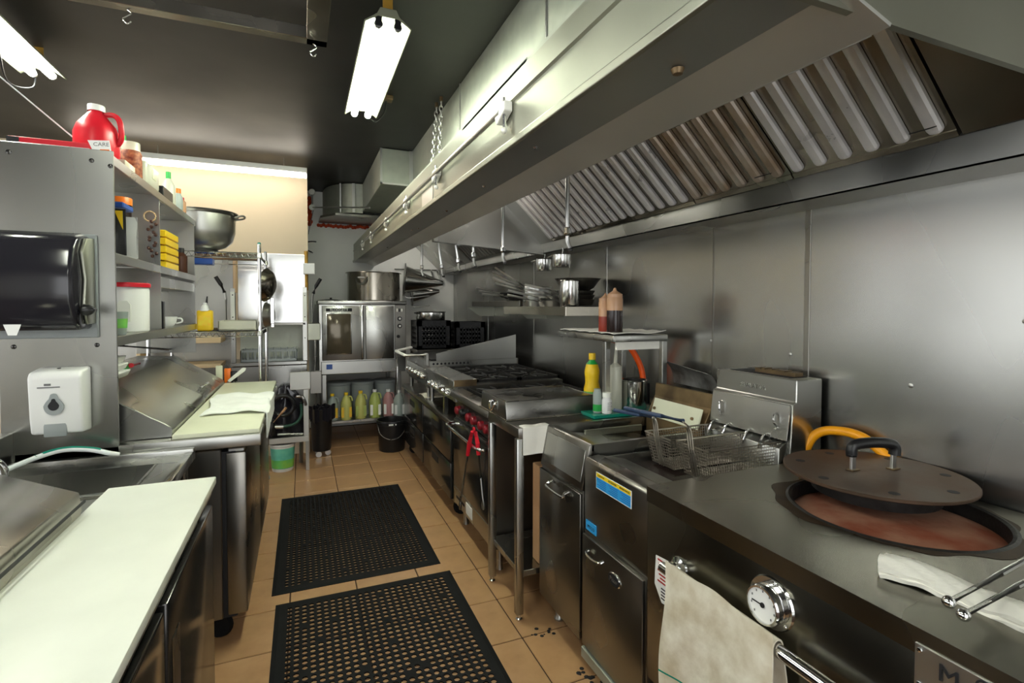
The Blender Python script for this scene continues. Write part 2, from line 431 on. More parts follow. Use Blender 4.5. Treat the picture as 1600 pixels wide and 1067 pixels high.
edges = [3.75, 4.25, 4.75, 5.25]
obj('blank_panel', fbox(nb(), 0, FL, 3.56, 3.75, -.01, 0), 'steel', hood, False)
obj('blank_panel', fbox(nb(), 0, FL, 5.25, Y1, -.01, 0), 'steel', hood, False)
for a, b in zip(edges, edges[1:]):
    f = obj('baffle_filter', fbox(nb(), 0, FL, a+.003, b-.003, -.014, 0), 'steel_dark', hood, False)
    for k in range(6): obj('baffle', ridge(a+(b-a)*(k+.5)/6), 'steel', f)
obj('rust_bolt', L([(0, .012), (.010, .010), (.014, 0)], (.70, .83, 1.976), 10, axis=(0, 0, -1)), 'burnt_steel', hood)
for y, x in ((1.42, .66), (1.98, .69), (2.6, .70), (3.3, .70), (3.4, .68), (3.9, .72), (4.6, .70)):
    z = 1.974+DZ*(y-Y0)/(Y1-Y0)
    obj('rivet', L([(0, .006), (.005, .005), (.008, 0)], (x, y, z), 8, axis=(0, 0, -1)), 'chrome', hood)
obj('rating_plate', B(.597, 2.48, 2.02, .60, 2.72, 2.10), 'zinc', hood, False)

# enclosure above the hood up to the ceiling, in sheet panels
enc = thing('hood_enclosure', (1.0, 3, 2.2), 'sheet metal enclosure panels closing the gap between hood and ceiling', 'enclosure')
for a, b in ((.55, 1.9), (1.9, 3.13), (3.13, 4.62), (4.62, 6.69)):
    p = obj('sheet_panel', bev(B(.93, a+.002, 2.205, .94, b-.002, 2.898), .002, 1), 'galvanised', enc, False)
    obj('edge_flange', B(.925, b-.016, 2.205, .931, b-.003, 2.898), 'zinc', p, False)
obj('dark_slot_strip', PR([(.60, 2.203), (.63, 2.203), (.63, 2.215), (.60, 2.213)], 'y', 1.35, 1.98), 'iron_black', enc, False)  # dark strip drawn for the shaded slot between hood top and enclosure
# gas pipe rail along the hood front
rail = thing('suppression_pipe', (.57, 3.5, 2.1), 'thin conduit pipe clamped along the front of the exhaust hood', 'pipe')
def rz(y): return 2.085+.012*(y-.6)
obj('pipe', C((.575, 1.5, rz(1.5)+.01), (.575, 5.6, rz(5.6)+.01), .009, n=10), 'zinc', rail)
for y in (1.5, 2.36, 3.1, 3.9, 4.8, 5.5):
    br = obj('bracket', bev(PR([(y-.05, rz(y)-.0), (y+.02, rz(y)-.025), (y+.035, rz(y)+.0), (y+.02, rz(y)+.03), (y-.05, rz(y)+.03)], 'x', .57, .598), .004), 'enamel', rail, False)
    obj('bolt', C((.578, y-.03, rz(y)-.055), (.578, y-.03, rz(y)+.045), .005, n=8), 'chrome', br)
    obj('nut', sphere(nb(), (.578, y-.03, rz(y)-.055), .010, 6), 'enamel', br)
# supporting chains
def chain(name, p0, p1, label, parent=None, r=.011, link=.04, wire=.0035):
    p0 = Vector(p0); p1 = Vector(p1); n = max(2, int((p1-p0).length/(link*.78)))
    th = thing(name, p1, label, 'chain', 'hood support chains')
    for i in range(n):
        c = p0.lerp(p1, (i+.5)/n); ax = Vector((1, 0, 0)) if i % 2 else Vector((0, 1, 0))
        pts = []
        for k in range(12):
            a = 2*PI*k/12; pts.append(c+ax*math.cos(a)*r+Vector((0, 0, 1))*math.sin(a)*link/2)
        obj('chain_link', T(pts, wire, 6, True), 'zinc', th)
    obj('eye_bolt', C(p0, p0+Vector((0, 0, .03)), .012, n=8), 'burnt_steel', th)
chain('support_chain', (.86, 3.45, 2.86), (.80, 3.40, 2.21), 'left of two steel chains hanging from the black ceiling to the hood')
chain('support_chain', (.865, 3.34, 2.86), (.83, 3.31, 2.21), 'right of two steel chains hanging from the black ceiling to the hood')

# exhaust duct at the far end
du = thing('exhaust_duct', (.8, 5.4, 2.5), 'boxy galvanised duct bending under the black ceiling at the far end', 'duct')
obj('duct_box', bev(B(.647, 4.62, 2.58, .928, 6.08, 2.895), .004, 1), 'galvanised', du, False)
obj('corner_flange', B((.643, 4.615, 2.58, .662, 4.62, 2.895), (.90, 4.615, 2.58, .925, 4.62, 2.895), (.643, 4.615, 2.58, .925, 4.62, 2.595)), 'zinc', du, False)
pl = [(.647, 6.05)]+[(.60-.36*math.sin(a*PI/2/8), 6.05+.55*(1-math.cos(a*PI/2/8))) for a in range(9)]+[(.24, 6.69), (.647, 6.69)]
obj('elbow', PR(pl, 'z', 2.56, 2.89), 'galvanised', du)
obj('base_plate', PR([(.19, 6.69), (.2, 6.3), (.35, 6.05), (.92, 6.05), (.92, 6.69)], 'z', 2.52, 2.545), 'steel_dark', du, False)
obj('elbow_seam', B(.40, 6.085, 2.56, .415, 6.10, 2.888), 'zinc', du, False)
obj('elbow_seam', B(.53, 6.03, 2.56, .56, 6.05, 2.888), 'zinc', du, False)
bm = nb()
for k in range(26):
    x = .19+.72*k/25; sphere(bm, (x, 6.685, 2.495+random.uniform(-.012, .012)), .022, 5, sx=1.2)
obj('sealant_bead', bm, 'foam_orange', du)
bm = nb()
for k in range(12):
    sphere(bm, (.09+random.uniform(-.012, .015), 6.685, 2.5+.028*k), .028, 5)
obj('sealant_patch', bm, 'foam_orange', du)
# cable conduit with pulleys beside the duct
cp = thing('cable_conduit', (.3, 6.3, 2.6), 'thin cable conduit with white pulley elbows near the far duct', 'conduit')
obj('conduit', C((.12, 6.45, 2.66), (.64, 5.35, 2.50), .009, n=8), 'zinc', cp)
obj('conduit', C((.12, 6.45, 2.66), (.11, 6.45, 2.84), .009, n=8), 'zinc', cp)
for z in (2.66, 2.84): obj('pulley', L([(0, -.012), (.032, -.012), (.036, 0), (.032, .012), (0, .012)], (.115, 6.45, z), 16, axis=(0, 1, 0)), 'enamel', cp)
obj('hook', T(curve([(.12, 6.66, 2.15), (.04, 6.60, 2.19), (.03, 6.56, 2.25), (.1, 6.54, 2.27), (.16, 6.54, 2.27)], 5), .008, 8), 'plastic_black', cp)
obj('cable', C((.13, 6.47, 2.64), (.07, 6.5, 2.35), .004, n=6), 'ink_grey', cp)

# ------------------------------------------------------------------ lamps
def fluoro(x, y0, y1, z, label, wmat='tube_light'):
    t = thing('fluorescent_fixture', (x, (y0+y1)/2, z), label, 'ceiling light')
    obj('housing', bev(PR([(x-.035, z+.075), (x+.035, z+.075), (x+.05, z+.045), (x+.105, z+.005), (x+.10, z+.0), (x+.045, z+.035), (x-.045, z+.035), (x-.10, z+.0), (x-.105, z+.005), (x-.05, z+.045)], 'y', y0, y1), .002, 1), 'enamel_dim', t, False)
    for s in (-.042, .042):
        tb = obj('fluorescent_tube', C((x+s, y0+.02, z+.005), (x+s, y1-.02, z+.005), .019, n=14), wmat, t)
        for yy, d in ((y0+.02, -1), (y1-.02, 1)):
            obj('end_cap', C((x+s, yy, z+.005), (x+s, yy+.012*d, z+.005), .0195, n=14), 'zinc', tb)
            obj('lamp_holder', B(x+s-.014, yy+.012*d-.006, z-.006, x+s+.014, yy+.012*d+.006, z+.045), 'plastic_black', t, False)
    for yy in (y0+.02, y1-.06):
        obj('hanger_strap', B(x-.022, yy, z+.07, x+.022, yy+.004, 2.9), 'enamel_yellow', t, False)
    return t
f1 = fluoro(.365, 2.33, 3.50, 2.745, 'twin-tube fluorescent light hanging over the middle of the aisle', 'tube_light_aisle')
obj('power_cord', T(curve([(.40, 3.50, 2.77), (.46, 3.55, 2.74), (.52, 3.52, 2.80), (.53, 3.5, 2.89)], 6), .006, 6), 'plastic_black', f1)
obj('cord_clamp', bev(B(.50, 3.46, 2.87, .57, 3.53, 2.9), .006), 'burnt_steel', f1, False)
f2 = fluoro(-1.31, 2.40, 3.62, 2.765, 'twin-tube fluorescent light above the left shelf, at the top left corner')
obj('power_cord', T(curve([(-1.33, 3.2, 2.80), (-1.42, 3.5, 2.68), (-1.36, 3.62, 2.70), (-1.34, 3.6, 2.80)], 6), .005, 6), 'plastic_black', f2)
fluoro(.30, -1.75, -.55, 2.745, 'added twin-tube fluorescent light over the aisle behind the viewer')  # unseen fixture put in for more light from behind
fluoro(-.86, .30, 1.52, 2.765, 'added twin-tube fluorescent light over the near left counter, outside the view')  # unseen fixture added to brighten the white cutting board below
wl = thing('wall_tube_light', (-.6, 5.3, 2.7), 'single long tube light hanging in front of the cream wall', 'ceiling light')
obj('housing', bev(PR([(5.27, 2.77), (5.35, 2.77), (5.35, 2.82), (5.27, 2.82)], 'x', -1.75, .05), .004, 1), 'enamel', wl, False)
obj('fluorescent_tube', C((-1.74, 5.29, 2.745), (.045, 5.29, 2.745), .022, n=14), 'tube_light_warm', wl)
for x in (-1.745, .047): obj('lamp_holder', B(x-.006, 5.275, 2.73, x+.006, 5.31, 2.775), 'plastic_white', wl, False)
for x in (-1.15, -.15): obj('hanger_wire', C((x, 5.3, 2.82), (x, 5.3, 2.9), .003, n=6), 'zinc', wl)
for k, y in enumerate((4.35, 5.75, 3.05)):  # unseen lamps added inside the hood to brighten far corner and wall shelf
    hl_ = thing('added_hood_lamp', (1.08, y, 2.28), ['nearer added globe lamp hidden inside the far hood section', 'farther added globe lamp hidden inside the far hood section', 'added globe lamp hidden inside the near hood section'][k], 'lamp', 'lamps added inside the hood')
    obj('lamp_base', L([(0, .14), (.06, .14), (.062, .11), (.05, .10), (0, .10)], (1.08, y, 2.28), 20), 'zinc', hl_)
    obj('globe', L([(0, 0), (.03, .006), (.042, .03), (.045, .06), (.045, .10), (0, .10)], (1.08, y, 2.28), 20), 'added_lamp_globe' if k < 2 else 'added_lamp_globe_dim', hl_)
# ceiling rack of flat bars with hooks
rk = thing('ceiling_rack', (-.4, 2.5, 2.8), 'hanging flat-bar rack frame under the ceiling at the top', 'rack')
obj('bar', bev(PR([(2.70, 2.80), (2.76, 2.80), (2.76, 2.81), (2.72, 2.81), (2.72, 2.86), (2.70, 2.86)], 'x', -1.0, .125), .002, 1), 'steel_brown', rk, False)
obj('bar', bev(B(.03, 1.5, 2.80, .125, 2.76, 2.808), .002, 1), 'steel_brown', rk, False)
obj('bar', bev(B(-1.0, 1.5, 2.80, -.91, 2.76, 2.808), .002, 1), 'steel_brown', rk, False)
for p in ((.06, 2.74), (-.70, 2.74)):
    obj('hook', T(curve([(p[0], p[1], 2.80), (p[0]+.016, p[1], 2.785), (p[0], p[1], 2.77), (p[0]-.014, p[1], 2.755), (p[0], p[1], 2.738), (p[0]+.014, p[1], 2.75)], 5), .0035, 6), 'chrome', rk)
for x in (.1, -.95):
    for y in (1.55, 2.72): obj('hanger_rod', C((x, y, 2.80), (x, y, 2.9), .005, n=6), 'steel_brown', rk)
obj('cable', T([(-1.42, 2.2, 2.72), (-.9, 2.75, 2.22)], .003, 6), 'hose_white', rk)
# ------------------------------------------------------------------ tandoor oven
def plate_hole(bm, x0, y0, x1, y1, z, cx, cy, r, n=64):
    ang = sorted(set([2*PI*i/n for i in range(n)]+[math.atan2(y-cy, x-cx) % (2*PI) for x in (x0, x1) for y in (y0, y1)]))
    I = []; O = []
    for a in ang:
        c, s = math.cos(a), math.sin(a); k = 1e9
        if c > 1e-9: k = min(k, (x1-cx)/c)
        if c < -1e-9: k = min(k, (x0-cx)/c)
        if s > 1e-9: k = min(k, (y1-cy)/s)
        if s < -1e-9: k = min(k, (y0-cy)/s)
        I.append(bm.verts.new((cx+c*r, cy+s*r, z))); O.append(bm.verts.new((cx+c*k, cy+s*k, z)))
    m = len(ang)
    for i in range(m):
        j = (i+1) % m; bm.faces.new((I[i], O[i], O[j], I[j]))
    return bm
TX0, TX1, TY0, TY1, TZ = 1.04, 1.885, .0, 1.357, .915
HC = (1.571, .931); HR = .257
ta = thing('tandoor_oven', ((TX0+TX1)/2, (TY0+TY1)/2, 0), 'square stainless steel tandoor oven with round mouth in the right foreground', 'oven')
bm = nb()
box(bm, TX0, TY0, .28, TX1, TY1, .87)
obj('body', bev(bm, .004, 2), 'tandoor_steel', ta)
bm = plate_hole(nb(), TX0-.006, TY0-.006, TX1, TY1+.002, TZ, HC[0], HC[1], HR)
for a, b in (((TX0-.006, TY1+.002), (TX0-.006, TY0-.006)), ((TX1, TY1+.002), (TX0-.006, TY1+.002)), ((TX0-.006, TY0-.006), (TX1, TY0-.006))):
    bm.faces.new([bm.verts.new(p) for p in ((*a, TZ), (*b, TZ), (*b, .866), (*a, .866))])
bmesh.ops.remove_doubles(bm, verts=bm.verts, dist=.0005)
es = [e for e in bm.edges if len(e.link_faces) == 2 and e.calc_face_angle(0) > .5]
bmesh.ops.bevel(bm, geom=es, offset=.006, segments=3, profile=.5, affect='EDGES')
obj('top_plate', bm, 'tandoor_steel', ta)
obj('mouth_collar', L([(HR+.012, .001), (HR+.004, .004), (HR-.004, 0), (HR-.006, -.055), (HR-.02, -.06)], (HC[0], HC[1], TZ), 64), 'iron_black', ta)
obj('clay_liner', L([(HR-.006, -.040), (HR-.03, -.034), (HR-.09, -.026), (.10, -.022), (0, -.020)], (HC[0], HC[1], TZ), 64), 'clay', ta)
def scorch_fn(u, v):
    a = u*2*PI; r = HR+.006+v*(.020+.012*math.sin(3*a+.5)+.009*math.sin(7*a)+.006*math.sin(13*a)+.014*max(0, math.cos(a-2.6)))
    return (min(TX1-.004, HC[0]+r*math.cos(a)), HC[1]+r*math.sin(a), TZ+.0006)
obj('scorch_ring', sheet(scorch_fn, 96, 2, .0004), 'scorch', ta)
obj('base_frame', B((TX0+.03, TY0, .16, TX1, TY1-.03, .28)), 'steel_dark', ta, False)
for x in (TX0+.08, TX1-.08):
    for y in (TY0+.08, TY1-.08):
        obj('caster', L([(0, -.018), (.06, -.018), (.065, 0), (.06, .018), (0, .018)], (x, y, .065), 18, axis=(0, 1, 0)), 'rubber', ta)
        obj('caster_fork', B((x-.03, y-.028, .05, x+.03, y-.022, .16), (x-.03, y+.022, .05, x+.03, y+.028, .16)), 'zinc', ta, False)
# thermometer
tc = (TX0, .879, .787)
th = obj('thermometer', L([(0, .005), (.060, .005), (.063, 0)], tc, 32, axis=(-1, 0, 0)), 'steel_polish', ta)
obj('bezel', L([(.047, .004), (.047, .012), (.044, .014), (.047, .016), (.047, .030), (.044, .034), (.040, .034), (.040, .028)], tc, 32, axis=(-1, 0, 0)), 'chrome', th)
obj('dial_face', L([(0, .0285), (.041, .0285)], tc, 32, axis=(-1, 0, 0)), 'paper', th)
obj('needle', B((tc[0]-.0305, tc[1]-.006, tc[2]-.0015, tc[0]-.0295, tc[1]+.031, tc[2]+.0015)), 'ink', th, False)
obj('needle_hub', L([(0, .032), (.006, .032), (.006, .029)], tc, 12, axis=(-1, 0, 0)), 'ink', th)
bm = nb()
for k in range(9):
    a = math.radians(-45+270*k/8); cy = tc[1]+math.cos(a)*.033; cz = tc[2]+math.sin(a)*.033
    box(bm, tc[0]-.0295, cy-.0015, cz-.0025, tc[0]-.0288, cy+.0015, cz+.0025)
obj('dial_mark', bm, 'ink_grey', th, False)
for a in (100, 220, 340): obj('screw', L([(0, .008), (.004, .007), (.005, .004)], (tc[0], tc[1]+.054*math.cos(math.radians(a)), tc[2]+.054*math.sin(math.radians(a))), 8, axis=(-1, 0, 0)), 'chrome', th)
# towel bar
obj('rail_socket', L([(0, .045), (.020, .045), (.024, .03), (.018, .012), (.032, .006), (.034, 0)], (TX0, 1.20, .717), 24, axis=(-1, 0, 0)), 'chrome', ta)
obj('rail_socket', L([(0, .045), (.020, .045), (.024, .03), (.018, .012), (.032, .006), (.034, 0)], (TX0, .25, .717), 24, axis=(-1, 0, 0)), 'chrome', ta)
obj('towel_rail', C((TX0-.045, 1.225, .717), (TX0-.045, .22, .717), .016, n=18), 'chrome', ta)
# maker's plate
npx = TX0-.0095
pl = obj('maker_plate', bev(B(TX0-.0095, .395, .808, TX0, .565, .888), .001, 1), 'zinc', ta)
text('lettering', 'Mor', .044, 'ink', pl, (npx-.002, .490, .858), (0, -1, 0), (0, 0, 1))
text('lettering', 'TEL : 41', .016, 'ink', pl, (npx-.002, .500, .823), (0, -1, 0), (0, 0, 1))
obj('emblem', L([(.008, 0), (.011, 0), (.011, .0015), (.008, .0015), (.008, 0)], (npx-.001, .462, .875), 20, axis=(-1, 0, 0)), 'ink', pl)
for y, z in ((.556, .879), (.556, .817), (.404, .879), (.404, .817)): obj('screw', L([(0, .004), (.004, .003), (.0045, 0)], (npx-.001, y, z), 8, axis=(-1, 0, 0)), 'chrome', pl)
# lid of the tandoor, resting off-centre
lc = (1.645, 1.027); lz = .986
lid = thing('tandoor_cover', (lc[0], lc[1], .917), 'round brown iron lid with vent holes set askew over the tandoor mouth', 'lid')
bm = nb(); R = .25; n = 72; holes = []
obj('disc', L([(0, 0), (R-.002, 0), (R, -.002), (R, -.008), (R-.002, -.010), (0, -.010)], (lc[0], lc[1], lz), 72), 'iron_lid', lid)
obj('plug', L([(0, -.010), (.172, -.010), (.168, -.064), (0, -.064)], (lc[0], lc[1], lz), 56), 'iron_black', lid)
for k in range(7):
    a = math.radians(20+360/7*k)
    obj('vent_hole', L([(0, .0006), (.014, .0006), (.0145, 0)], (lc[0]+.20*math.cos(a), lc[1]+.20*math.sin(a), lz), 14), 'ink', lid)
hd = Vector((.95, -.30, 0)).normalized(); hc = Vector((lc[0]+.02, lc[1]+.015, lz))
A = hc-hd*.068; Bp = hc+hd*.068
for p in (A, Bp):
    obj('handle_post', bev(B(p.x-.010, p.y-.004, lz, p.x+.010, p.y+.004, lz+.075), .001, 1), 'zinc', lid)
    obj('post_foot', bev(B(p.x-.018, p.y-.012, lz, p.x+.018, p.y+.012, lz+.004), .001, 1), 'burnt_steel', lid)
obj('handle_grip', T(curve([A+Vector((0, 0, .045))-hd*.004, A+Vector((0, 0, .07))-hd*.004, A+Vector((0, 0, .082))+hd*.014, hc+Vector((0, 0, .086)), Bp+Vector((0, 0, .082))-hd*.014, Bp+Vector((0, 0, .07))+hd*.004, Bp+Vector((0, 0, .045))+hd*.004], 4), .0165, 12), 'plastic_black', lid)
# towel over the rail, tag, folded cloth, tongs
def towel_fn(u, v):
    y = 1.185-.365*v
    xr = TX0-.045
    if u < .42:
        s = (.42-u)/.42; z = .733-.34*s; x = xr-.020-.012*math.sin(v*9+s*2)*s-.01*s
    elif u < .58:
        a = (u-.42)/.16*PI; x = xr-.019*math.cos(a); z = .717+.020*math.sin(a)
    else:
        s = (u-.58)/.42; z = .717-.22*s; x = xr+.019+.006*math.sin(v*8)*s
    return (x, y+.006*math.sin(u*14)+(.02*v-.01)*(.42-u)*(1 if u < .42 else 0), z+.012*math.sin(v*6)*(1 if u < .1 else 0))
tw = one('hand_towel', sheet(towel_fn, 60, 28, .004), 'cloth_dirty', 'stained white kitchen towel draped over the tandoor towel rail', 'towel')
obj('stripe', sheet(lambda u, v: (towel_fn(.055+.006*u, v)[0]-.0035, towel_fn(.055+.006*u, v)[1], towel_fn(.055+.006*u, v)[2]), 2, 28, .0008), 'plastic_teal', tw)
tg = thing('safety_tag', (TX0-.03, 1.2, .62), 'white printed safety tag hanging behind the draped towel', 'tag')
obj('card', PR([(1.285, .722), (1.215, .73), (1.215, .59), (1.255, .585), (1.290, .63)], 'x', TX0-.022, TX0-.0205), 'paper', tg, False)
bm = nb()
for k in range(7): box(bm, TX0-.0228, 1.22, .712-.011*k, TX0-.0222, 1.275-.006*(k % 3), .717-.011*k)
obj('print', bm, 'ink_red', tg, False)
bm = nb()
for k in range(4): box(bm, TX0-.0228, 1.222, .628-.010*k, TX0-.0222, 1.258, .632-.010*k)
obj('print', bm, 'ink', tg, False)
def fold_fn(z0, k):
    def fn(u, v):
        y = .70-.30*u; x = 1.145+.085*v+.15*u*.35
        return (x+.02*math.sin(u*4), y+.04*v*(1-u)+.006*math.sin(v*5), z0+.006*math.sin(u*9+k)+.012*math.sin(v*PI)+.002*math.sin(u*31+v*17))
    return fn
fc = thing('folded_cloth', (1.22, .58, TZ), 'white folded kitchen cloth lying on the tandoor front edge', 'cloth')
for k in range(2):
    obj('fold_layer', sheet(fold_fn(TZ+.008+.011*k, k*.4), 26, 12, .010), 'cloth', fc)
def tongs_long(name, a, b, label, sep=.03, m='steel_polish'):
    a = Vector(a); b = Vector(b); d = (b-a).normalized(); s = Vector((-d.y, d.x, 0)).normalized()
    t = thing(name, a, label, 'tongs')
    for k in (-1, 1):
        o = s*sep*.5*k+Vector((0, 0, .006*k))
        obj('rod', T([a+o, a.lerp(b, .5)+o*1.1, b+o*1.3], .0055, 8), m, t)
        obj('ball_tip', sphere(nb(), a+o, .011, 8), 'chrome', t)
    return t
tongs_long('steel_rods', (1.085, .530, TZ+.042), (1.46, .545, TZ+.06), 'pair of thin steel rods with ball ends lying across the folded cloth', .022)
# ------------------------------------------------------------------ fryers
def fryer_legs(t, x0, x1, y0, y1, h):
    for x in (x0+.075, x1-.08):
        for y in (y0+.05, y1-.05):
            obj('leg', L([(0, 0), (.022, 0), (.024, .01), (.017, .02), (.017, .09), (.022, h)], (x, y, 0), 14), 'steel', t)
FX = 1.05
f2 = thing('deep_fryer', (1.45, 1.57, 0), 'stainless deep fryer with blue warning sticker and two wire baskets', 'fryer')
ya, yb = 1.37, 1.775
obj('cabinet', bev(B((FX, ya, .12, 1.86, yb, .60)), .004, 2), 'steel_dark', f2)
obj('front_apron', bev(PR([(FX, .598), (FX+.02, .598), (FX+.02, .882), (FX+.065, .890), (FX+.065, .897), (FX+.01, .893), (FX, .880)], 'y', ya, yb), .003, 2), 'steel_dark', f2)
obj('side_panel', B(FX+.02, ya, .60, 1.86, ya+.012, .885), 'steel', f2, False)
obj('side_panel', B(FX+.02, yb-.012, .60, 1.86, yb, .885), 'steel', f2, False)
obj('tank_floor', PR([(FX+.065, .892), (FX+.17, .855), (FX+.19, .78), (1.68, .78), (1.68, .80), (FX+.21, .80), (FX+.185, .868), (FX+.065, .897)], 'y', ya+.012, yb-.012), 'steel', f2, False)
obj('fry_oil', B(FX+.19, ya+.014, .80, 1.66, yb-.014, .845), 'liquid_dark', f2, False)
d_ = obj('door', bev(B(FX-.014, ya+.006, .135, FX, yb-.006, .588), .004, 2), 'steel_dark', f2)
obj('handle', T(curve([(FX-.014, 1.716, .542), (FX-.03, 1.71, .533), (FX-.034, 1.665, .530), (FX-.03, 1.62, .535), (FX-.014, 1.612, .543)], 5), .006, 8), 'steel_polish', d_)
bg = obj('badge', L([(0, .006), (.036, .006), (.040, .003), (.040, 0)], (FX-.014, 1.535, .512), 28, axis=(-1, 0, 0), sx=1, sy=.62), 'steel_polish', d_)
obj('badge_field', L([(0, .0075), (.032, .0075), (.032, .006)], (FX-.014, 1.535, .512), 28, axis=(-1, 0, 0), sx=1, sy=.58), 'ink', bg)
text('lettering', 'Pitco', .022, 'zinc', bg, (FX-.022, 1.535, .512), (0, -1, 0), (0, 0, 1))
st = obj('warning_sticker', B(FX-.0015, 1.458, .797, FX, 1.687, .860), 'paper', f2, False)
obj('sticker_head', B(FX-.0022, 1.461, .842, FX-.0014, 1.684, .858), 'label_yellow', st, False)
obj('sticker_body', B(FX-.0022, 1.461, .800, FX-.0014, 1.684, .841), 'label_blue', st, False)
for k, s in enumerate(('CAUTION', 'ATTENTION', 'ADVERTENCIA')): text('lettering', s, .0095, 'ink', st, (FX-.0028, 1.65-.076*k, .850), (0, -1, 0), (0, 0, 1), .0003)
bm = nb()
for k in range(3):
    for q in range(5): box(bm, FX-.0028, 1.616-.076*k, .834-.007*q, FX-.0021, 1.616-.076*k+.06-.008*(q % 3), .8358-.007*q)
obj('print', bm, 'plastic_blue', st, False)
sk = obj('brand_sticker', B(FX-.0015, 1.685, .606, FX, 1.762, .645), 'label_blue', f2, False)
text('lettering', 'PITCO', .018, 'ink', sk, (FX-.0022, 1.723, .622), (0, -1, 0), (0, 0, 1), .0003)
obj('kick_rail', bev(B(FX-.02, ya+.01, .085, FX+.03, yb-.01, .128), .003, 1), 'galvanised', f2)
obj('basket_rest', bev(PR([(1.655, .84), (1.66, .965), (1.70, .985), (1.72, .985), (1.72, .84)], 'y', ya+.01, yb-.01), .002, 1), 'steel', f2)
fb = obj('flue_box', bev(PR([(1.70, .86), (1.716, 1.13), (1.735, 1.135), (1.735, 1.22), (1.875, 1.22), (1.875, .86)], 'y', ya, yb), .003, 1), 'steel', f2)
obj('flue_panel', bev(PR([(1.693, .99), (1.709, 1.125), (1.716, 1.125), (1.70, .99)], 'y', ya+.006, yb-.006), .001, 1), 'steel', f2)
obj('flue_opening', B(1.765, ya+.05, 1.218, 1.855, yb-.05, 1.222), 'ink', fb, False)
bm = nb()
for k in range(16):
    y = 1.43+.012*k; box(bm, 1.80, y, 1.215, 1.845, y+.013, 1.238+random.uniform(-.003, .004))
obj('flue_grille', bm, 'burnt_steel', fb, False)
text('lettering', 'FRIALATOR', .026, 'chrome', fb, (1.7345, 1.575, 1.170), (0, -1, 0), (0, 0, 1), .001)
for y in (1.71, 1.43): obj('basket_hook', T(curve([(1.705, y, 1.085), (1.69, y, 1.08), (1.685, y-.004, 1.05), (1.70, y-.006, 1.035), (1.685, y-.006, 1.025)], 4), .004, 6), 'chrome', f2)
for y in (1.735, 1.655, 1.545, 1.465): obj('hanger_hook', T(curve([(1.71, y, .975), (1.70, y, .998), (1.675, y, .993), (1.655, y, .965), (1.65, y, .945)], 4), .0045, 6), 'chrome', f2)
fryer_legs(f2, FX, 1.86, ya, yb, .13)

def wire_basket(x0, x1, ya, yb, z0, z1, label, handle):
    t = thing('fry_basket', ((x0+x1)/2, (ya+yb)/2, z0), label, 'basket', 'wire fry baskets')
    tx, ty = .03, .012
    def pt(u, v, w): return Vector((x0+tx*(1-w)+(x1-x0-1.3*tx*(1-w))*u, ya+ty*(1-w)+(yb-ya-2*ty*(1-w))*v, z0+(z1-z0)*w))
    bm = nb(); r = .0015
    def seg(a, b): cyl(bm, a, b, r, n=4, cap=False)
    nu, nv, nw = 30, 13, 10
    for i in range(nu+1):
        u = i/nu
        seg(pt(u, 0, 0), pt(u, 0, 1)); seg(pt(u, 1, 0), pt(u, 1, 1)); seg(pt(u, 0, 0), pt(u, 1, 0))
    for i in range(nv+1):
        v = i/nv
        seg(pt(0, v, 0), pt(0, v, 1)); seg(pt(1, v, 0), pt(1, v, 1)); seg(pt(0, v, 0), pt(1, v, 0))
    for i in range(nw+1):
        w_ = i/nw
        seg(pt(0, 0, w_), pt(1, 0, w_)); seg(pt(1, 0, w_), pt(1, 1, w_)); seg(pt(1, 1, w_), pt(0, 1, w_)); seg(pt(0, 1, w_), pt(0, 0, w_))
    obj('wire_mesh', bm, 'wire', t, False)
    obj('top_rim', T([pt(0, 0, 1), pt(1, 0, 1), pt(1, 1, 1), pt(0, 1, 1)], .0038, 6, True), 'wire', t)
    obj('bottom_rim', T([pt(0, 0, 0), pt(1, 0, 0), pt(1, 1, 0), pt(0, 1, 0)], .003, 6, True), 'wire', t)
    ym = (ya+yb)/2
    for k in (-1, 0, 1):
        obj('handle_wire', T(curve([(x0+.022, ym+.012*k, z0), (x0-.003, ym+.012*k, z1-.01), (x0-.012, ym+.012*k, z1+.05), (x0-.02, ym+.006*k, z1+.075), handle(.12)], 4), .003, 6), 'wire', t)
    obj('handle_grip', T([handle(.1), handle(.4), handle(.7), handle(1)], .0085, 10), 'hose_blue', t)
    for v in (.25, .75): obj('rim_hook', T(curve([pt(1, v, 1), pt(1, v, 1)+Vector((.012, 0, .012)), pt(1, v, 1)+Vector((.02, 0, -.005))], 3), .003, 6), 'chrome', t)
    return t
def hl(s):
    a = Vector((1.335, 1.49, 1.068)); return a+Vector((-.042, .36, -.008))*s
def hr(s):
    a = Vector((1.325, 1.655, 1.05)); return a+Vector((-.035, .27, -.014))*s
wire_basket(1.33, 1.70, 1.395, 1.562, .862, .983, 'right wire fry basket hanging in the fryer next to the tandoor', hl)
wire_basket(1.32, 1.70, 1.583, 1.742, .858, .98, 'left wire fry basket hanging in the fryer next to the tandoor', hr)

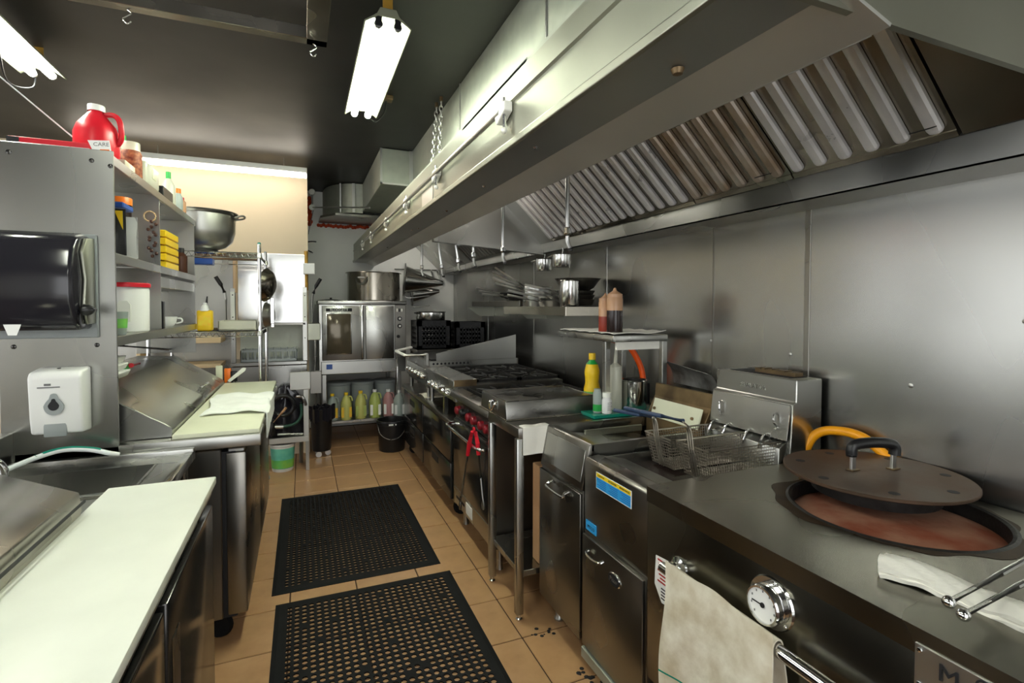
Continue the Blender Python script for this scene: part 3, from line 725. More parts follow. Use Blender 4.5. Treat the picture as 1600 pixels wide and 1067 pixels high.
f1_ = thing('deep_fryer', (1.45, 1.99, 0), 'plain stainless fryer with wire door handle between work table and stickered fryer', 'fryer')
ya, yb = 1.795, 2.185
obj('cabinet', bev(B(FX+.006, ya, .12, 1.85, yb, .745), .004, 2), 'steel_dark', f1_)
d_ = obj('door', bev(B(FX-.008, ya+.004, .125, FX+.006, yb-.004, .732), .003, 2), 'steel_dark', f1_)
obj('handle', T(curve([(FX-.008, 2.045, .708), (FX-.03, 2.045, .705), (FX-.04, 2.04, .69), (FX-.04, 1.90, .69), (FX-.03, 1.893, .705), (FX-.008, 1.893, .712)], 4), .006, 8), 'steel_polish', d_)
obj('front_apron', bev(PR([(FX-.002, .748), (FX+.03, .748), (FX+.06, .925), (FX+.046, .935), (FX+.034, .928)], 'y', ya, yb), .003, 2), 'steel_dark', f1_)
obj('apron_bead', bev(PR([(FX+.002, .775), (FX+.006, .775), (FX+.030, .905), (FX+.026, .905)], 'y', ya+.02, yb-.02), .001, 1), 'steel', f1_)
obj('top_rim', B((FX+.045, ya, .905, 1.62, ya+.02, .932), (FX+.045, yb-.02, .905, 1.62, yb, .932), (FX+.045, ya+.02, .905, FX+.075, yb-.02, .932)), 'steel', f1_, False)
obj('tank', B((FX+.05, ya+.005, .75, 1.62, ya+.012, .91), (FX+.05, yb-.012, .75, 1.62, yb-.005, .91), (FX+.05, ya+.01, .75, 1.62, yb-.01, .80)), 'steel', f1_, False)
obj('sloped_tray', PR([(FX+.09, .915), (FX+.13, .885), (1.58, .845), (1.58, .852), (FX+.135, .893), (FX+.09, .921)], 'y', ya+.02, yb-.03), 'steel', f1_, False)
obj('tray_edge', bev(B(FX+.20, yb-.075, .875, 1.58, yb-.06, .905), .002, 1), 'steel_hood', f1_, False)
obj('backsplash', bev(PR([(1.66, .80), (1.66, .935), (1.715, 1.035), (1.72, 1.10), (1.74, 1.10), (1.74, .80)], 'y', ya-.01, yb), .002, 1), 'burnt_steel', f1_, False)
obj('drip_plate', bev(PR([(1.640, .945), (1.668, 1.035), (1.675, 1.032), (1.647, .942)], 'y', ya-.005, yb-.06), .001, 1), 'poly_cream', f1_, False)
for y in (ya+.06, yb-.06): obj('bolt', L([(0, .008), (.007, .007), (.008, 0)], (1.652, y-.02, .985), 10, axis=(-1, 0, .3)), 'burnt_steel', f1_)
def defl(u, v):
    a = v*1.2; return (1.88-.10*(1-math.cos(a))-.02*u, 2.235-.34*u, 1.085+.13*math.sin(a)-.03*u*v)
obj('smoke_deflector', sheet(defl, 14, 8, .002), 'steel_smoked', f1_)
fryer_legs(f1_, FX, 1.85, ya, yb, .13)
# ------------------------------------------------------------------ work table between fryer and range
wt = thing('work_table', (1.4, 2.4, 0), 'narrow stainless work table with undershelf between range and fryer', 'table')
obj('top', bev(B(.935, 2.19, .875, 1.88, 2.615, .925), .003, 2), 'steel_dark', wt)
obj('undershelf', bev(B(.95, 2.20, .205, 1.86, 2.60, .235), .002, 1), 'steel', wt)
for x in (.945, 1.85):
    for y in (2.205, 2.575):
        obj('leg', bev(B(x-.018, y-.018, .03, x+.018, y+.018, .875), .004, 2), 'steel', wt)
        obj('foot', L([(0, 0), (.014, 0), (.016, .008), (.011, .014), (.011, .032)], (x, y, 0), 12), 'chrome', wt)
cb = one('cardboard_box', bev(B(1.06, 2.225, .237, 1.50, 2.30, .72), .003, 1), 'card', 'tall brown cardboard box standing on the work table undershelf', 'box')
# covered steel pan on the table
cpn = thing('lidded_pan', (1.2, 2.55, .925), 'large rectangular steel pan upside down on the work table', 'pan')
bm = bev(PR([(2.355, .927), (2.372, 1.02), (2.735, 1.02), (2.75, .927)], 'x', .94, 1.46), .006, 2)
obj('shell', bm, 'pan_dark', cpn)
obj('rim', bev(B(.932, 2.345, .926, 1.468, 2.76, .934), .002, 1), 'steel_brown', cpn)
obj('top_edge', T([(.944, 2.374, 1.02), (1.456, 2.374, 1.02), (1.456, 2.73, 1.02), (.944, 2.73, 1.02)], .004, 6, True), 'steel', cpn)
ph = obj('handle_plate', bev(B(.934, 2.47, .955, .940, 2.56, 1.008), .002, 1), 'steel_polish', cpn)
obj('handle', T(curve([(.934, 2.475, 1.0), (.92, 2.485, .985), (.915, 2.515, .955), (.92, 2.545, .985), (.934, 2.555, 1.0)], 4), .006, 8), 'chrome', ph)
def hang2(u, v):
    y = 2.186-.001*math.sin(v*6)
    if u < .3: return (.955+.14*v, 2.23-.045*u/.3, .930+.002*math.sin(v*9))
    s = (u-.3)/.7; return (.955+.14*v+.006*s*math.sin(v*4), 2.182-.003*math.sin(v*7+s), .928-.13*s)
one('dish_cloth', sheet(hang2, 20, 12, .004), 'cloth', 'small white cloth hanging over the work table end', 'cloth')
# ------------------------------------------------------------------ small overshelf on the table
os_ = thing('overshelf', (1.62, 2.48, .925), 'small raised stainless shelf on square legs above the work table', 'shelf')
obj('shelf_top', bev(B(1.46, 2.19, 1.318, 1.80, 2.80, 1.352), .003, 2), 'steel', os_)
obj('hanging_cloth', B(1.50, 2.22, 1.275, 1.77, 2.235, 1.318), 'cloth', os_, False)  # white cloth hanging below the shelf top
for x, y in ((1.485, 2.295), (1.785, 2.21), (1.785, 2.58)):
    obj('leg', bev(B(x-.016, y-.016, .926, x+.016, y+.016, 1.318), .003, 1), 'steel', os_)
def mat_fn(u, v): return (1.462+.33*v, 2.195+.58*u, 1.358+.006*abs(math.sin(u*16+v*5))+.012*max(0, v-.85)*5*(1-u))
one('paper_towel', sheet(mat_fn, 30, 10, .003), 'cloth', 'white cloth liner spread over the small raised shelf', 'cloth')
def squeeze(x, y, z, label, body, liquid, h=.19, r=.032, fill=.62):
    t = thing('squeeze_bottle', (x, y, z), label, 'bottle')
    obj('bottle_body', L([(0, 0), (r*.96, 0), (r, .006), (r, h*fill), (r, h*.93), (r*.9, h)], (x, y, z), 22), liquid, t)
    obj('upper_body', L([(r*1.005, h*fill), (r*1.005, h*.93), (r*.92, h)], (x, y, z), 22), body, t)
    obj('cap', L([(r*.95, h*.985), (r*.95, h*1.07), (r*.5, h*1.13), (r*.24, h*1.17), (r*.13, h*1.24), (0, h*1.245)], (x, y, z), 22), body, t)
    return t
squeeze(1.515, 2.265, 1.362, 'dark soy-filled squeeze bottle with amber top on the raised shelf', 'liquid_amber', 'liquid_dark', .19, .042)
squeeze(1.515, 2.355, 1.362, 'red sauce squeeze bottle behind the dark one on the raised shelf', 'liquid_amber', 'sauce_red', .17, .036, .5)
sb_ = squeeze(1.568, 2.335, .945, 'clear squeeze bottle with long spout standing under the raised shelf', 'clear_milk', 'clear_milk', .215, .037, .5)
obj('long_spout', C((1.568, 2.335, 1.19), (1.575, 2.335, 1.312), .011, .007, 10), 'clear_milk', sb_)
# cutting board with bottles
one('glass_board', bev(B(1.37, 2.222, .926, 1.80, 2.47, .944), .002, 1), 'plastic_teal', 'teal-edged board on the work table under the raised shelf', 'board')
lb = thing('lemon_bottle', (1.515, 2.487, .945), 'yellow lemon juice bottle with green label beside the steel pan', 'bottle')
obj('bottle_body', L([(0.0000, 0.0000), (0.0425, 0.0000), (0.0462, 0.0128), (0.0462, 0.0896), (0.0375, 0.1280), (0.0413, 0.1664), (0.0425, 0.1920), (0.0325, 0.2304), (0.0163, 0.2496), (0.0163, 0.2624)], (1.515, 2.487, .945), 24), 'plastic_yellow', lb)
obj('label_band', L([(0.0469, 0.0192), (0.0473, 0.06), (0.0470, 0.078)], (1.515, 2.487, .945), 24), 'green_print', lb)
obj('neck_band', L([(0.0338, 0.2304), (0.0173, 0.2496), (0.0170, 0.2560)], (1.515, 2.487, .945), 20), 'plastic_green', lb)
obj('cap', L([(0.0000, 0.2918), (0.0187, 0.2918), (0.0200, 0.2842), (0.0200, 0.2560)], (1.515, 2.487, .945), 18), 'plastic_yellow', lb)
gb = thing('green_bottle', (1.425, 2.285, .945), 'small white and green labelled bottle in front of the lemon bottle', 'bottle')
obj('bottle_body', L([(0, 0), (.021, 0), (.023, .006), (.023, .10), (.018, .115), (.018, .125), (0, .126)], (1.425, 2.285, .945), 18), 'liquid_clear', gb)
obj('label_band', L([(.0234, .01), (.0234, .045)], (1.425, 2.285, .945), 18), 'plastic_green', gb)
pb = thing('pill_bottle', (1.462, 2.253, .945), 'small white screw-cap bottle on the teal board', 'bottle')
obj('bottle_body', L([(0, 0), (.024, 0), (.026, .005), (.026, .068), (.020, .080), (.019, .086)], (1.462, 2.253, .945), 20), 'plastic_white', pb)
obj('cap', L([(0, .108), (.022, .108), (.023, .104), (.023, .084)], (1.462, 2.253, .945), 20), 'poly_white', pb)
bm = nb()
for k in range(5): box(bm, 1.450, 2.2265-.0006, .965+.009*k, 1.475-.004*(k % 2), 2.2272, .967+.009*k)
obj('print', bm, 'ink_grey', pb, False)
pt = thing('steel_pot', (1.678, 2.32, .945), 'tall straight stainless steel pot with dark handle on the teal board', 'pot')
obj('pot_body', L([(0, 0), (.066, 0), (.070, .006), (.070, .150), (.074, .153), (.072, .157), (.067, .152), (.067, .008), (0, .008)], (1.678, 2.32, .945), 32), 'steel_polish', pt)
obj('handle', bev(B(1.745, 2.292, .965, 1.768, 2.312, 1.08), .004, 1), 'plastic_black', pt)
one('gas_hose', T(curve([(1.62, 2.46, 1.315), (1.72, 2.44, 1.28), (1.79, 2.42, 1.17), (1.81, 2.41, 1.06), (1.805, 2.41, .95)], 8), .017, 12), 'hose_orange', 'bright orange gas hose curving down behind the steel pot', 'hose')
one('gas_hose', T(curve([(1.80, 1.42, .80), (1.80, 1.385, .93), (1.825, 1.36, 1.005), (1.845, 1.30, 1.035), (1.86, 1.2, 1.03), (1.875, 1.1, .96), (1.88, 1.05, .92)], 8), .017, 12), 'hose_yellow', 'yellow gas hose arching behind the tandoor lid', 'hose')
# ------------------------------------------------------------------ range with oven
rg = thing('gas_range', (1.4, 3.0, 0), 'six-burner gas range with red knobs and an oven door below', 'range')
ry0, ry1 = 2.625, 3.395
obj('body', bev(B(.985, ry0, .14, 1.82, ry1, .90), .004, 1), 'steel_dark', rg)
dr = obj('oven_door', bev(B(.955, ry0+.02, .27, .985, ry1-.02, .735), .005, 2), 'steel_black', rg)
obj('door_handle', T(curve([(.955, 2.66, .700), (.915, 2.66, .702), (.898, 2.70, .702), (.895, 3.0, .70), (.898, 3.31, .70), (.915, 3.35, .702), (.955, 3.35, .700)], 5), .011, 10), 'chrome', dr)
obj('kick_panel', bev(B(.96, ry0+.01, .15, .985, ry1-.01, .262), .003, 1), 'steel', rg)
obj('rating_plate', B(.957, 2.98, .175, .960, 3.10, .245), 'paper', rg, False)
obj('vent_slot', B(.957, 3.14, .20, .9605, 3.32, .215), 'ink', rg, False)
obj('knob_panel', B(.975, ry0, .745, .985, ry1, .885), 'steel_black', rg, False)
for k, y in enumerate((2.72, 2.82, 2.96, 3.06, 3.2, 3.3)):
    obj('knob', bev(L([(0, .034), (.022, .034), (.027, .028), (.027, .008), (.031, 0)], (.980, y, .80), 14, axis=(-1, 0, 0)), .001, 1), 'knob_red' if k != 4 else 'plastic_black', rg)
obj('front_ledge', bev(PR([(.932, .885), (.94, .925), (1.02, .935), (1.02, .90), (.99, .885)], 'y', ry0, ry1), .003, 2), 'steel_dark', rg)
obj('cook_top', B(1.02, ry0, .885, 1.82, ry1, .915), 'iron_black', rg, False)
def grate(x0, x1, ya, yb, z, parent):
    bm = nb(); b = .009
    for t in ((x0, ya, x1, ya+b*1.6), (x0, yb-b*1.6, x1, yb), (x0, ya, x0+b*1.6, yb), (x1-b*1.6, ya, x1, yb)): box(bm, t[0], t[1], z, t[2], t[3], z+.02)
    cx, cy = (x0+x1)/2, (ya+yb)/2
    for k in range(8):
        a = PI*k/4; r0, r1 = .035, min(x1-x0, yb-ya)/2-.005
        p = Vector((cx+math.cos(a)*r0, cy+math.sin(a)*r0, z+.013)); q = Vector((cx+math.cos(a)*r1, cy+math.sin(a)*r1, z+.013))
        cyl(bm, p, q, .008, n=6)
    g = obj('grate', bm, 'iron_black', parent)
    obj('burner', L([(0, -.005), (.03, -.005), (.042, -.012), (.045, -.03)], (cx, cy, z+.005), 18), 'iron_black', g)
for x0, x1 in ((1.05, 1.40), (1.42, 1.77)):
    for y0 in (2.63, 3.02): grate(x0, x1, y0, y0+.37, .918, rg)
for x in (1.03, 1.77):
    for y in (ry0+.06, ry1-.06): obj('leg', L([(0, 0), (.02, 0), (.017, .02), (.02, .14)], (x, y, 0), 12), 'steel', rg)
rt = thing('kitchen_tongs', (.89, 2.73, .3), 'steel tongs with red grips hanging on the oven door handle', 'tongs')
for k, (dy, dz) in enumerate(((.012, 0), (-.016, -.0))):
    top = Vector((.884 if k == 0 else .90, 2.735, .79)); foot = Vector((.86 if k == 0 else .915, 2.90 if k == 0 else 2.64, .33 if k == 0 else .42))
    mid = top.lerp(foot, .33)+Vector((0, dy, 0))
    obj('arm', T([mid, mid.lerp(foot, .5), foot], [.007, .0065, .006], 8), 'steel', rt)
    obj('grip', T([top+Vector((0, dy*.3, 0)), top.lerp(mid, .5)+Vector((0, dy, 0)), mid], [.010, .013, .011], 10), 'plastic_red', rt)
    obj('scallop_tip', L([(0, -.028), (.014, -.02), (.018, 0), (.012, .022), (.007, .03)], foot-Vector((0, 0, .02)), 12, sx=1, sy=.5), 'steel', rt)
obj('pull_ring', T([Vector((.892, 2.735, .80))+Vector((0, math.cos(a*PI/5)*.012, math.sin(a*PI/5)*.012)) for a in range(10)], .006, 6, True), 'plastic_red', rt)
# ------------------------------------------------------------------ refrigerated drawer base and countertop gear
cbm = thing('drawer_base', (1.4, 4.35, 0), 'long low stainless refrigerated base with drawers past the range', 'cabinet')
by0, by1 = 3.41, 5.25
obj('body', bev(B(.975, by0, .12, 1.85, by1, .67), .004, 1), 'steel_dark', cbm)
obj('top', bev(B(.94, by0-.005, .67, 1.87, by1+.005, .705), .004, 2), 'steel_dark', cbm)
for k in range(2):
    y0 = by0+.05+.90*k
    for q in range(2):
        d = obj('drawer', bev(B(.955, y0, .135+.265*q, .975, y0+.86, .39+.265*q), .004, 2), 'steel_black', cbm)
        obj('recess_handle', B(.952, y0+.35, .29+.265*q, .9555, y0+.55, .34+.265*q), 'ink', d, False)
for x in (1.05, 1.78):
    for y in (by0+.1, by1-.1): obj('caster', L([(0, -.016), (.056, -.016), (.06, 0), (.056, .016), (0, .016)], (x, y, .06), 16, axis=(0, 1, 0)), 'rubber', cbm)
hp = thing('hot_plate', (1.38, 3.85, .705), 'countertop gas burner unit with cast iron grates and stained front edge', 'stove')
hy0, hy1 = 3.37, 4.24
for x in (1.0, 1.75):
    for y in (hy0+.05, hy1-.05): obj('leg', C((x, y, .705), (x, y, .84), .016, n=10), 'steel', hp)
obj('body', bev(B(.985, hy0, .83, 1.80, hy1, .955), .003, 1), 'steel_dark', hp)
obj('front_edge', bev(PR([(.955, .945), (.955, .985), (1.12, .995), (1.12, .955)], 'y', hy0, hy1), .003, 1), 'steel', hp)
obj('stained_end', B(.957, hy0-.003, .947, 1.12, hy0, .992), 'burnt_steel', hp, False)
obj('knob_panel', bev(B(.965, hy0, .84, .985, hy1, .945), .002, 1), 'steel', hp)
for y in (3.5, 3.62, 3.8, 3.92, 4.05): obj('valve_knob', L([(0, .035), (.014, .035), (.016, .03), (.016, .006), (.021, 0)], (.965, y, .885), 12, axis=(-1, 0, 0)), 'chrome', hp)
for x0 in (1.13, 1.46):
    for y0 in (3.39, 3.81): grate(x0, x0+.32, y0, y0+.40, .965, hp)
obj('support_leg', bev(B(.955, 3.62, .705, .985, 3.66, .84), .003, 1), 'steel', hp)
ch = thing('griddle', (1.4, 4.7, .705), 'countertop griddle with side splash plate and row of small knobs', 'griddle')
gy0, gy1 = 4.27, 5.12
obj('body', bev(B(.985, gy0, .80, 1.82, gy1, 1.03), .004, 1), 'steel_dark', ch)
obj('front_panel', bev(B(.965, gy0, .83, .985, gy1, .96), .003, 1), 'steel', ch)
for k in range(6): obj('knob', L([(0, .03), (.017, .03), (.02, .024), (.02, .004), (.025, 0)], (.965, gy0+.1+.13*k, .895), 12, axis=(-1, 0, 0)), 'steel_polish', ch)
obj('griddle_plate', bev(B(1.02, gy0+.03, 1.03, 1.80, gy1-.02, 1.045), .002, 1), 'iron_black', ch)
obj('side_splash', bev(PR([(1.06, 1.03), (1.80, 1.03), (1.80, 1.245), (1.06, 1.095)], 'y', gy0+.01, gy0+.02), .001, 1), 'steel', ch)
obj('perforated_strip', B(1.0, gy0-.01, .985, 1.80, gy0-.004, 1.03), 'steel', ch, False)
for k in range(10): obj('strip_hole', L([(0, .001), (.010, .001)], (1.03+.034*k, gy0-.01, 1.008), 10, axis=(0, -1, 0)), 'ink', ch)
obj('tool_rail', T([(.98, 4.26, 1.09), (.80, 4.30, 1.085), (.80, 4.78, 1.085), (.98, 4.95, 1.10)], .013, 8), 'enamel', ch)
obj('rail_plate', bev(B(.965, 4.25, 1.0, .985, 4.33, 1.10), .002, 1), 'steel', ch)
for x in (1.0, 1.76):
    for y in (gy0+.05, gy1-.05): obj('leg', C((x, y, .705), (x, y, .81), .016, n=10), 'steel', ch)
ut = thing('hanging_tongs', (.80, 4.72, .68), 'long thin tongs hanging from the griddle tool rail', 'tongs')
for d in (-.03, .03): obj('arm', T([(.80, 4.72, 1.10), (.80, 4.72+d*.6, .95), (.79, 4.72+d*1.8, .70)], .006, 6), 'steel_polish', ut)
def tray_cloth(u, v): return (.96+.18*v, 4.30+.22*u, .712+.022*math.sin(u*PI)*(.6+.4*math.sin(v*7)))
one('stained_cloth', sheet(tray_cloth, 16, 10, .006), 'cloth_dirty', 'stained folded cloth lying under the griddle front', 'cloth')
# ------------------------------------------------------------------ wall shelf over the range with pans
ws = thing('wall_shelf', (1.7, 3.9, 1.44), 'long stainless wall shelf carrying pans above the range', 'shelf')
sz = 1.44
obj('shelf_board', B(1.52, 2.81, 1.485, 1.895, 3.86, 1.495), 'steel_dark', ws, False)
obj('front_lip', bev(B(1.515, 2.805, sz, 1.522, 3.86, 1.50), .002, 1), 'steel_brown', ws, False)
obj('end_lip', bev(B(1.515, 2.80, sz, 1.895, 2.806, 1.50), .002, 1), 'steel_brown', ws, False)
obj('rear_section', bev(B(1.66, 3.87, 1.50, 1.895, 5.15, 1.55), .003, 1), 'steel_dark', ws, False)
for y in (3.85, 5.1): obj('bracket', PR([(1.895, 1.40), (1.895, sz+.05), (1.60, sz+.05), (1.72, 1.40)], 'y', y, y+.004), 'steel_hood', ws, False)
Z1 = 1.496
def pan(x, y, z, r, h, ang, ln, label, m='steel', name='frying_pan', tilt=.25, grp='pans on the wall shelf'):
    t = thing(name, (x, y, z), label, 'pan', grp)
    obj('pan_body', L([(0, 0), (r*.78, 0), (r*.86, h*.15), (r, h), (r*1.02, h), (r*.98, h-.004), (r*.82, h*.2), (r*.76, .004), (0, .004)], (x, y, z), 30), m, t)
    d = Vector((math.cos(ang), math.sin(ang), 0)); p = Vector((x, y, z+h*.8))+d*r
    obj('handle', T([p-d*.01, p+d*ln*.4+Vector((0, 0, tilt*ln*.45)), p+d*ln+Vector((0, 0, tilt*ln))], [.010, .008, .010], 8), 'handle_steel', t)
    return t
hang_dir = math.radians(152)
for k in range(3):
    pan(1.70, 3.00, Z1+.012+.028*k, .125, .042, hang_dir+.05*k, .22, ['lowest', 'middle', 'topmost'][k]+' of three stacked dark frying pans on the shelf end near the steel cup', 'steel_dark', tilt=.22)
one('mixing_bowl', L([(0, 0), (.06, 0), (.11, .03), (.15, .085), (.155, .09), (.148, .088), (.105, .034), (.055, .006), (0, .006)], (1.71, 3.0, Z1+.10), 36), 'steel_dark', 'wide dark steel bowl on top of the stacked frying pans', 'bowl')
bmw = thing('bain_marie_pot', (1.565, 2.865, Z1), 'tall shiny steel cup standing at the front corner of the wall shelf', 'pot')
obj('pot_body', L([(0, 0), (.058, 0), (.062, .006), (.062, .165), (.066, .168), (.064, .172), (.059, .166), (.059, .01), (0, .01)], (1.585, 2.88, Z1), 32), 'steel_polish', bmw)
for k in range(2):
    pan(1.70, 3.33, Z1+.03*k, .12, .05, math.radians(160+8*k), .22, ['lower', 'upper'][k]+' of two steel saute pans in the middle of the wall shelf', 'steel', 'saute_pan', .22)
sp = thing('stock_pot', (1.70, 3.62, Z1), 'brushed steel pot standing among the pans on the wall shelf', 'pot')
obj('pot_body', L([(0, 0), (.105, 0), (.11, .008), (.11, .15), (.115, .153), (.112, .157), (.107, .15), (.107, .01), (0, .01)], (1.70, 3.62, Z1), 36), 'steel', sp)
for k in range(3):
    pan(1.71, 3.98+.10*k, 1.552+.014*k, .11, .04, math.radians(165+6*k), .21, ['nearest', 'middle', 'farthest'][k]+' dark pan leaning at the far end of the wall shelf', 'iron_black', 'small_pan', .10+.06*k)
# skewers / spoons sticking out of the pot
for k in range(6):
    a = math.radians(150+9*k); b0 = Vector((1.70, 3.62, Z1+.10)); q = b0+Vector((math.cos(a)*.30-.02, math.sin(a)*.10+.14, .09+.03*(k % 3)+.012*k))
    tt = thing('long_spoon', q, ['first', 'second', 'third', 'fourth', 'fifth', 'sixth'][k]+' steel spoon counted from the near side fanning out of the shelf pot', 'spoon', 'spoons in the shelf pot')
    obj('handle', T([b0, b0.lerp(q, .5), q], [.006, .0055, .009], 6), 'handle_steel', tt)
    obj('bowl_end', L([(0, -.012), (.016, -.006), (.02, 0), (.012, .01), (0, .012)], b0-Vector((0, 0, .06)), 10), 'steel', tt)
# small sauce pots hanging from the hood trough
for (x, y, lab) in ((1.725, 3.55, 'left of two small saucepots hanging below the hood trough'), (1.68, 3.17, 'right of two small saucepots hanging below the hood trough')):
    t = thing('hanging_saucepot', (x, y, 1.77), lab, 'pot', 'saucepots under the hood')
    obj('pot_body', L([(0, 0), (.056, 0), (.062, .01), (.066, .085), (.070, .088), (.066, .09), (.058, .01), (0, .008)], (x, y, 1.775), 26), 'steel_polish', t)
    obj('handle', T(curve([(x, y+.06, 1.855), (x, y+.12, 1.868), (x, y+.22, 1.86)], 4), .006, 8), 'steel', t)
    obj('hook', T(curve([(x, y, 1.862), (x+.01, y, 1.89), (x+.005, y, 1.91)], 4), .004, 6), 'zinc', t)
# fire suppression nozzles
noz = [(1.18, 2.17, 1.77, 2.20, 'fire nozzle pipe nearest the viewer hanging before the baffle filters'), (1.18, 3.02, 1.77, 2.20, 'fire nozzle pipe hanging in front of the hood partition'),
       (1.18, 3.62, 1.79, 2.20, 'short fire nozzle pipe just beyond the hood partition'), (1.18, 4.02, 1.78, 2.2, 'slanted fire nozzle pipe second beyond the hood partition'),
       (1.18, 4.55, 1.77, 2.2, 'fire nozzle pipe in front of the round strainers corner'), (1.05, 4.8, 1.78, 2.2, 'farthest thin fire nozzle pipe near the conical strainer')]
for i, (x, y, z0, z1, lab) in enumerate(noz):
    t = thing('fire_nozzle', (x, y, z0), lab, 'nozzle', 'fire suppression nozzles')
    dx = .05 if i in (3, 4) else 0
    obj('drop_pipe', C((x-dx*1.6, y, 2.42), (x, y, z0+.09), .011, n=10), 'handle_steel', t)
    obj('coupling', L([(.013, 0), (.018, .006), (.018, .03), (.013, .036)], (x, y, z0+.075), 10), 'chrome', t)
    obj('nozzle_tip', T(curve([(x, y, z0+.075), (x+.002, y, z0+.04), (x+.012, y-.008, z0+.01)], 4), .010, 8), 'zinc', t)
    obj('cap', L([(0, -.012), (.012, -.010), (.014, 0), (.008, .006)], (x+.012, y-.008, z0+.006), 10), 'iron_black', t)

# ------------------------------------------------------------------ convection oven and far corner
ov = thing('convection_oven', (.6, 6.1, 0), 'stainless two-door convection oven against the far wall', 'oven')
ox0, ox1, oy0, oy1 = .155, 1.055, 5.67, 6.55
obj('body', bev(B(ox0, oy0, .78, ox1, oy1, 1.52), .004, 1), 'steel', ov)
obj('top_cap', bev(B(ox0-.01, oy0-.02, 1.52, ox1+.01, oy1, 1.56), .004, 2), 'steel', ov)
d1 = obj('door', bev(B(ox0+.03, oy0-.03, .93, .585, oy0, 1.505), .006, 2), 'steel', ov)
obj('window_frame', bev(B(.222, oy0-.036, .99, .482, oy0-.029, 1.43), .008, 3), 'steel_polish', d1)
obj('window_pane', bev(B(.232, oy0-.038, 1.0, .472, oy0-.034, 1.42), .006, 2), 'glass_dark', d1)
sg = obj('name_plate', bev(B(.225, oy0-.034, 1.445, .485, oy0-.030, 1.478), .002, 1), 'ink', d1)
text('lettering', 'BLODGETT', .036, 'enamel', sg, (.355, oy0-.0355, 1.4615), (1, 0, 0), (0, 0, 1), .0006)
obj('handle', bev(B(.575, oy0-.055, .93, .60, oy0-.03, 1.51), .004, 2), 'steel_polish', d1)
d2 = obj('door', bev(B(.625, oy0-.03, .93, .925, oy0, 1.505), .006, 2), 'steel', ov)
obj('handle', bev(B(.607, oy0-.05, .93, .622, oy0-.03, 1.51), .003, 1), 'steel_dark', d2)
pnl = obj('control_panel', bev(B(.935, oy0-.02, .93, ox1, oy0, 1.515), .004, 1), 'steel_dark', ov)
for x, z, r in ((.985, 1.365, .024), (.985, 1.285, .024), (.97, 1.17, .018)):
    k = obj('knob', L([(0, .03), (r*.8, .03), (r, .024), (r, 0)], (x, oy0-.02, z), 16, axis=(0, -1, 0)), 'plastic_black', pnl)
    if r > .02: obj('knob_cap', L([(0, .032), (r*.5, .032), (r*.5, .03)], (x, oy0-.02, z), 12, axis=(0, -1, 0)), 'enamel', k)
for x in (.96, .985, 1.01): obj('rocker_switch', bev(B(x-.008, oy0-.028, 1.44, x+.008, oy0-.02, 1.475), .002, 1), 'enamel' if x != .985 else 'plastic_black', pnl)
obj('lower_panel', bev(B(ox0+.02, oy0-.02, .785, .985, oy0, .918), .004, 1), 'steel', ov)
obj('blue_label', B(.225, oy0-.0215, .838, .285, oy0-.0195, .89), 'plastic_blue', ov, False)
for x in (ox0+.05, ox1-.07):
    for y in (oy0+.03, oy1-.06): obj('leg', bev(B(x-.022, y-.022, 0, x+.022, y+.022, .78), .004, 1), 'steel', ov)
obj('bottom_shelf', bev(B(ox0+.03, oy0-.01, .255, ox1-.04, oy1-.05, .285), .004, 1), 'steel', ov)
sp = thing('big_stock_pot', (.77, 6.1, 1.56), 'wide stainless stock pot with loop handles on the oven', 'pot')
obj('pot_body', L([(0, 0), (.285, 0), (.295, .01), (.295, .315), (.315, .318), (.312, .326), (.288, .318), (.288, .012), (0, .012)], (.77, 6.1, 1.56), 48), 'steel_brown', sp)
for a in (238, 58):
    d = Vector((math.cos(math.radians(a)), math.sin(math.radians(a)), 0)); s = Vector((-d.y, d.x, 0)); c = Vector((.77, 6.1, 1.79))+d*.295
    obj('loop_handle', T(curve([c-s*.06+Vector((0, 0, .03)), c-s*.055+d*.03, c-s*.03+d*.035-Vector((0, 0, .04)), c+s*.03+d*.035-Vector((0, 0, .04)), c+s*.055+d*.03, c+s*.06+Vector((0, 0, .03))], 4), .009, 8), 'steel_dark', sp)
    obj('handle_plate', bev(B(c.x-.05, c.y-.015, 1.81, c.x+.05, c.y+.01, 1.83), .003, 1), 'steel_dark', sp)
one('pan_lid', L([(0, .035), (.012, .034), (.012, .018), (.05, .016), (.12, .006), (.125, 0), (0, 0)], (.29, 5.95, 1.56), 28), 'iron_black', 'flat black lid lying on the oven beside the big stock pot', 'lid')
for i, (x, y, m) in enumerate(((.37, 5.98, 'plastic_grey'), (.62, 5.98, 'plastic_grey'), (.88, 6.0, 'plastic_grey'))):
    t = thing('grey_pail', (x, y, .285), ['left', 'middle', 'right'][i]+' of three grey lidded pails behind the jugs under the oven', 'bucket', 'pails under the oven')
    obj('pail_body', L([(0, 0), (.105, 0), (.11, .01), (.128, .34), (.134, .345), (.134, .36), (.125, .36)], (x, y, .285), 26), m, t)
    obj('lid', L([(0, .375), (.13, .375), (.138, .37), (.138, .352), (.132, .35)], (x, y, .285), 26), 'plastic_grey', t)
